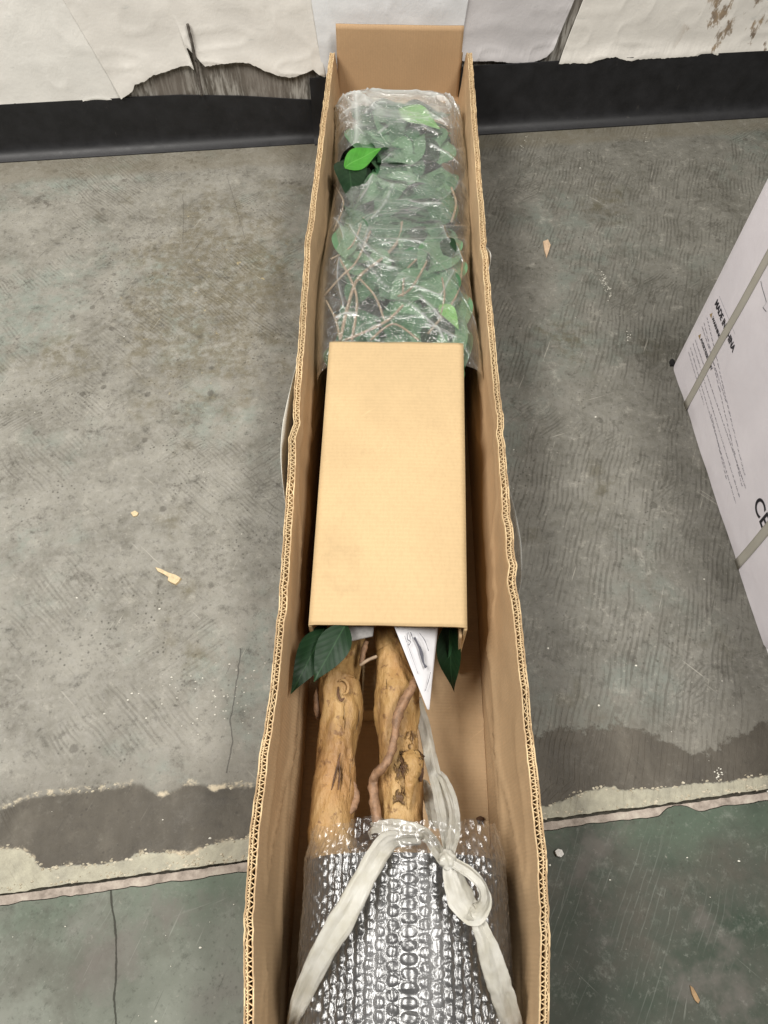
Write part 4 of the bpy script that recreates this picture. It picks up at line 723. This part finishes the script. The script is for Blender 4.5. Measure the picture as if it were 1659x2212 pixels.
for (xa, ya, xb_, yb) in ((1478, 852, 1495, 885), (1604, 1190, 1612, 1215)):
    (s0, _), (s1, _) = face(xa, ya), face(xb_, yb); sc_ = (s0+s1)/2; wd = .017; prof = []
    for z in np.linspace(.0, CH+.001, 30): prof.append((z, max(bul(sc_, min(z, CH)), 0)+.0012))
    prof += [(CH+.0015, -f*CW) for f in np.linspace(.02, 1, 12)]+[(z, -CW-.0015) for z in np.linspace(CH, 0, 10)]
    A = np.zeros((len(prof), 5, 3))
    for i, (z, o) in enumerate(prof):
        for j in range(5): A[i, j] = cp(sc_+(j/4-.5)*wd+.0008*math.sin(i*.5), z, o)
    solid(link('strap', gridmesh('strap', A), STRAP, CART), .0007, 1)
bk = N('black_print'); BLACK = bk.done(bk.bsdf((.015, .013, .02), .5)); gp = N('grey_print'); GREY = gp.done(gp.bsdf((.27, .26, .29), .55)); og = N('ochre_print'); OCH = og.done(og.bsdf((.36, .25, .12), .5))
PRM = Matrix(((CD[0], 0, CN[0]), (CD[1], 0, CN[1]), (0, 1, 0)))
def text(body, s_, z, size, mat, bold=0., sx=1.):
    cu = bpy.data.curves.new('print', 'FONT'); cu.body = body; cu.size = size; cu.offset = bold; ob = bpy.data.objects.new('printed_text', cu); COL.objects.link(ob)
    dg = bpy.context.evaluated_depsgraph_get(); me = bpy.data.meshes.new_from_object(ob.evaluated_get(dg)); bpy.data.objects.remove(ob); me.materials.clear(); me.materials.append(mat)
    for v in me.vertices: q_ = cp(s_+v.co.x*sx, z+v.co.y, bul(s_+v.co.x*sx, z+v.co.y)+.0006); v.co = q_
    return link('printed_text', me, None, CART, False)
def bar(segs, mat, nm='printed_lines'):
    V = []; Fc = []
    for (s0, z0, s1, z1, th) in segs:
        b = len(V); 
        for (s_, z, dz) in ((s0, z0, 0), (s1, z1, 0), (s1, z1, th), (s0, z0, th)): V.append(cp(s_, z+dz, bul(s_, z)+.0006))
        Fc.append((b, b+1, b+2, b+3))
    return link(nm, mesh(nm, V, Fc), mat, CART, False)
zA = lambda a, b: ((a/3.686+2600)*.5486, (b/3.686+1100)*.5486)
zB = lambda a, b: ((a/4.424+2724)*.5486, (b/4.424+1800)*.5486)
a0 = face(*zA(800, 350)); a1 = face(*zA(1068, 1000)); text('MADE IN CHINA', a0[0], a0[1]-.001, .0165, BLACK, .0006, (a1[0]-a0[0])/(.0165*7.05))
b0 = face(*zA(758, 565)); text('WARNING', b0[0], b0[1]-.001, .0098, BLACK, .0003); c0 = face(*zA(590, 872)); text('AVERTISSEMENT', c0[0], c0[1]-.001, .0098, BLACK, .0003)
for q_ in (face(*zA(722, 510)), face(*zA(556, 815))):
    me = mesh('warning_triangle', [cp(q_[0], q_[1], .0008), cp(q_[0]+.010, q_[1], .0008), cp(q_[0]+.005, q_[1]+.009, .0008)], [(0, 1, 2)]); link('warning_triangle', me, OCH, CART, False)
def para(starts, ends, seed):
    rr = random.Random(seed); segs = []
    for (x0, y0), (x1, y1) in zip(starts, ends):
        p0, p1 = face(x0, y0), face(x1, y1); s_ = p0[0]
        while s_ < p1[0]:
            wl = rr.uniform(.004, .014); e = min(s_+wl, p1[0]); z = p0[1]+(p1[1]-p0[1])*(s_-p0[0])/(p1[0]-p0[0]+1e-9); z2 = p0[1]+(p1[1]-p0[1])*(e-p0[0])/(p1[0]-p0[0]+1e-9); u_ = s_
            while u_ < e: segs.append((u_, z, min(u_+rr.uniform(.0008, .002), e), z, rr.choice([.0016, .0019, .0026]))); u_ += rr.uniform(.0016, .0026)
            s_ = e+.0022
    bar(segs, GREY)
d_ = lambda a, b: (a, b)
para([zA(680, 560), zA(636, 635), zA(608, 690)], [(1612, 1030), (1606, 1052), (1571, 868)], 1)
para([zA(508, 880), zA(478, 940), zA(440, 1000), zA(412, 1060)], [(1615, 1058), (1600, 1075), (1592, 1090), (1522, 875)], 2)
para([zA(745, 1960)], [(1571, 1037)], 3)
cc = face(*zB(1150, 860)); text('CE', face(*zB(1115, 850))[0]-.004, face(*zB(1195, 1050))[1]-.001, .040, BLACK, .0006)
l0, l1 = face(*zA(862, 240)), face(*zA(1563, 1890)); bar([(l0[0], l0[1], l1[0]+.2, l1[1]+(l1[1]-l0[1])/(l1[0]-l0[0])*.2, .0007)], GREY)
pts = [face(*zA(a, b)) for a, b in ((1475, 30), (1495, 120), (1530, 230), (1560, 330), (1545, 370), (1510, 410), (1540, 450), (1560, 470))]
bar([(pts[i][0], pts[i][1], pts[i+1][0], pts[i+1][1], .0012) for i in range(len(pts)-1)], BLACK, 'printed_drawing')

# ------------------------------------------------------------------ bits on the floor
def chip(nm, pts, h, mat, label, cat, curl=.0, group=None):
    p = [P(x, y, h) for x, y in pts]; c = sum(p)/len(p); n = len(p); V = []
    for q in p: V.append((q[0], q[1], .0002))
    for q in p: r_ = .94; V.append((c[0]+(q[0]-c[0])*r_, c[1]+(q[1]-c[1])*r_, h+curl*random.uniform(.2, 1)))
    V.append((c[0], c[1], h*1.1+.0002)); Fc = [(j, (j+1) % n, n+(j+1) % n, n+j) for j in range(n)]+[(n+j, n+(j+1) % n, 2*n) for j in range(n)]
    o = link(nm, mesh(nm, V, Fc), mat, None, False); tag(o, label, cat, group); return o
WOOD = simple('pale_wood_chip', (.58, .46, .28), .7, .2, 200, .4); CH2 = simple('brown_chip', (.28, .18, .09), .7, .3, 150); WH = simple('white_lump', (.62, .60, .56), .8, .2, 200, .8)
z9 = lambda a, b: ((a/1.508)*.5486, (b/1.508+1900)*.5486)
chip('wood_chip', [z9(*p) for p in [(918, 500), (955, 512), (1000, 535), (1045, 548), (1078, 568), (1062, 590), (1045, 606), (1020, 598), (996, 582), (1000, 562), (975, 545), (935, 525)]], .003, WOOD, 'pale L-shaped wood chip on grey floor left of the box', 'wood chip', .001)
chip('wood_chip', [z9(*p) for p in [(775, 178), (800, 165), (822, 178), (815, 195), (790, 202)]], .0025, WOOD, 'tiny round pale wood crumb above the wood chip left of box', 'wood chip')
chip('wood_chip', [(1173, 520), (1184, 516), (1190, 528), (1185, 545), (1181, 556), (1176, 540)], .0025, simple('pinkish_chip', (.50, .36, .24), .7, .2, 150), 'small pinkish wood sliver on floor between box and white carton', 'wood chip')
chip('wood_chip', [z8(*p) for p in [(1108, 1975), (1128, 1990), (1150, 2030), (1170, 2070), (1160, 2090), (1140, 2070), (1120, 2030)]], .002, CH2, 'small brown leaf-shaped chip on dark green floor at lower right', 'wood chip')
chip('plaster_lump', [z8(*p) for p in [(285, 1160), (305, 1145), (330, 1152), (343, 1180), (325, 1200), (298, 1190)]], .005, WH, 'white plaster lump on floor beside the right side of the box', 'lump')
chip('rubber_foot', [(1447, 778), (1452, 774), (1458, 778), (1457, 788), (1449, 788)], .005, simple('black_bit', (.012, .012, .013), .5, .2), 'small black rubber bit on floor at the corner of the white carton', 'rubber bit')
bp = L3(1552, 1528, .012); me = gridmesh('dirt_crumb', np.array([[(bp[0]+r*math.cos(t)*(1+.25*math.sin(3*t)), bp[1]+r*math.sin(t), .0105+h) for t in np.linspace(0, 6.283, 12, endpoint=False)] for r, h in ((.0052, 0), (.005, .002), (.003, .0035), (.0005, .004))]), True)
tag(link('dirt_crumb', me, DARKW), 'small dark dirt crumb on the box bottom just above the bubble wrap', 'crumb')
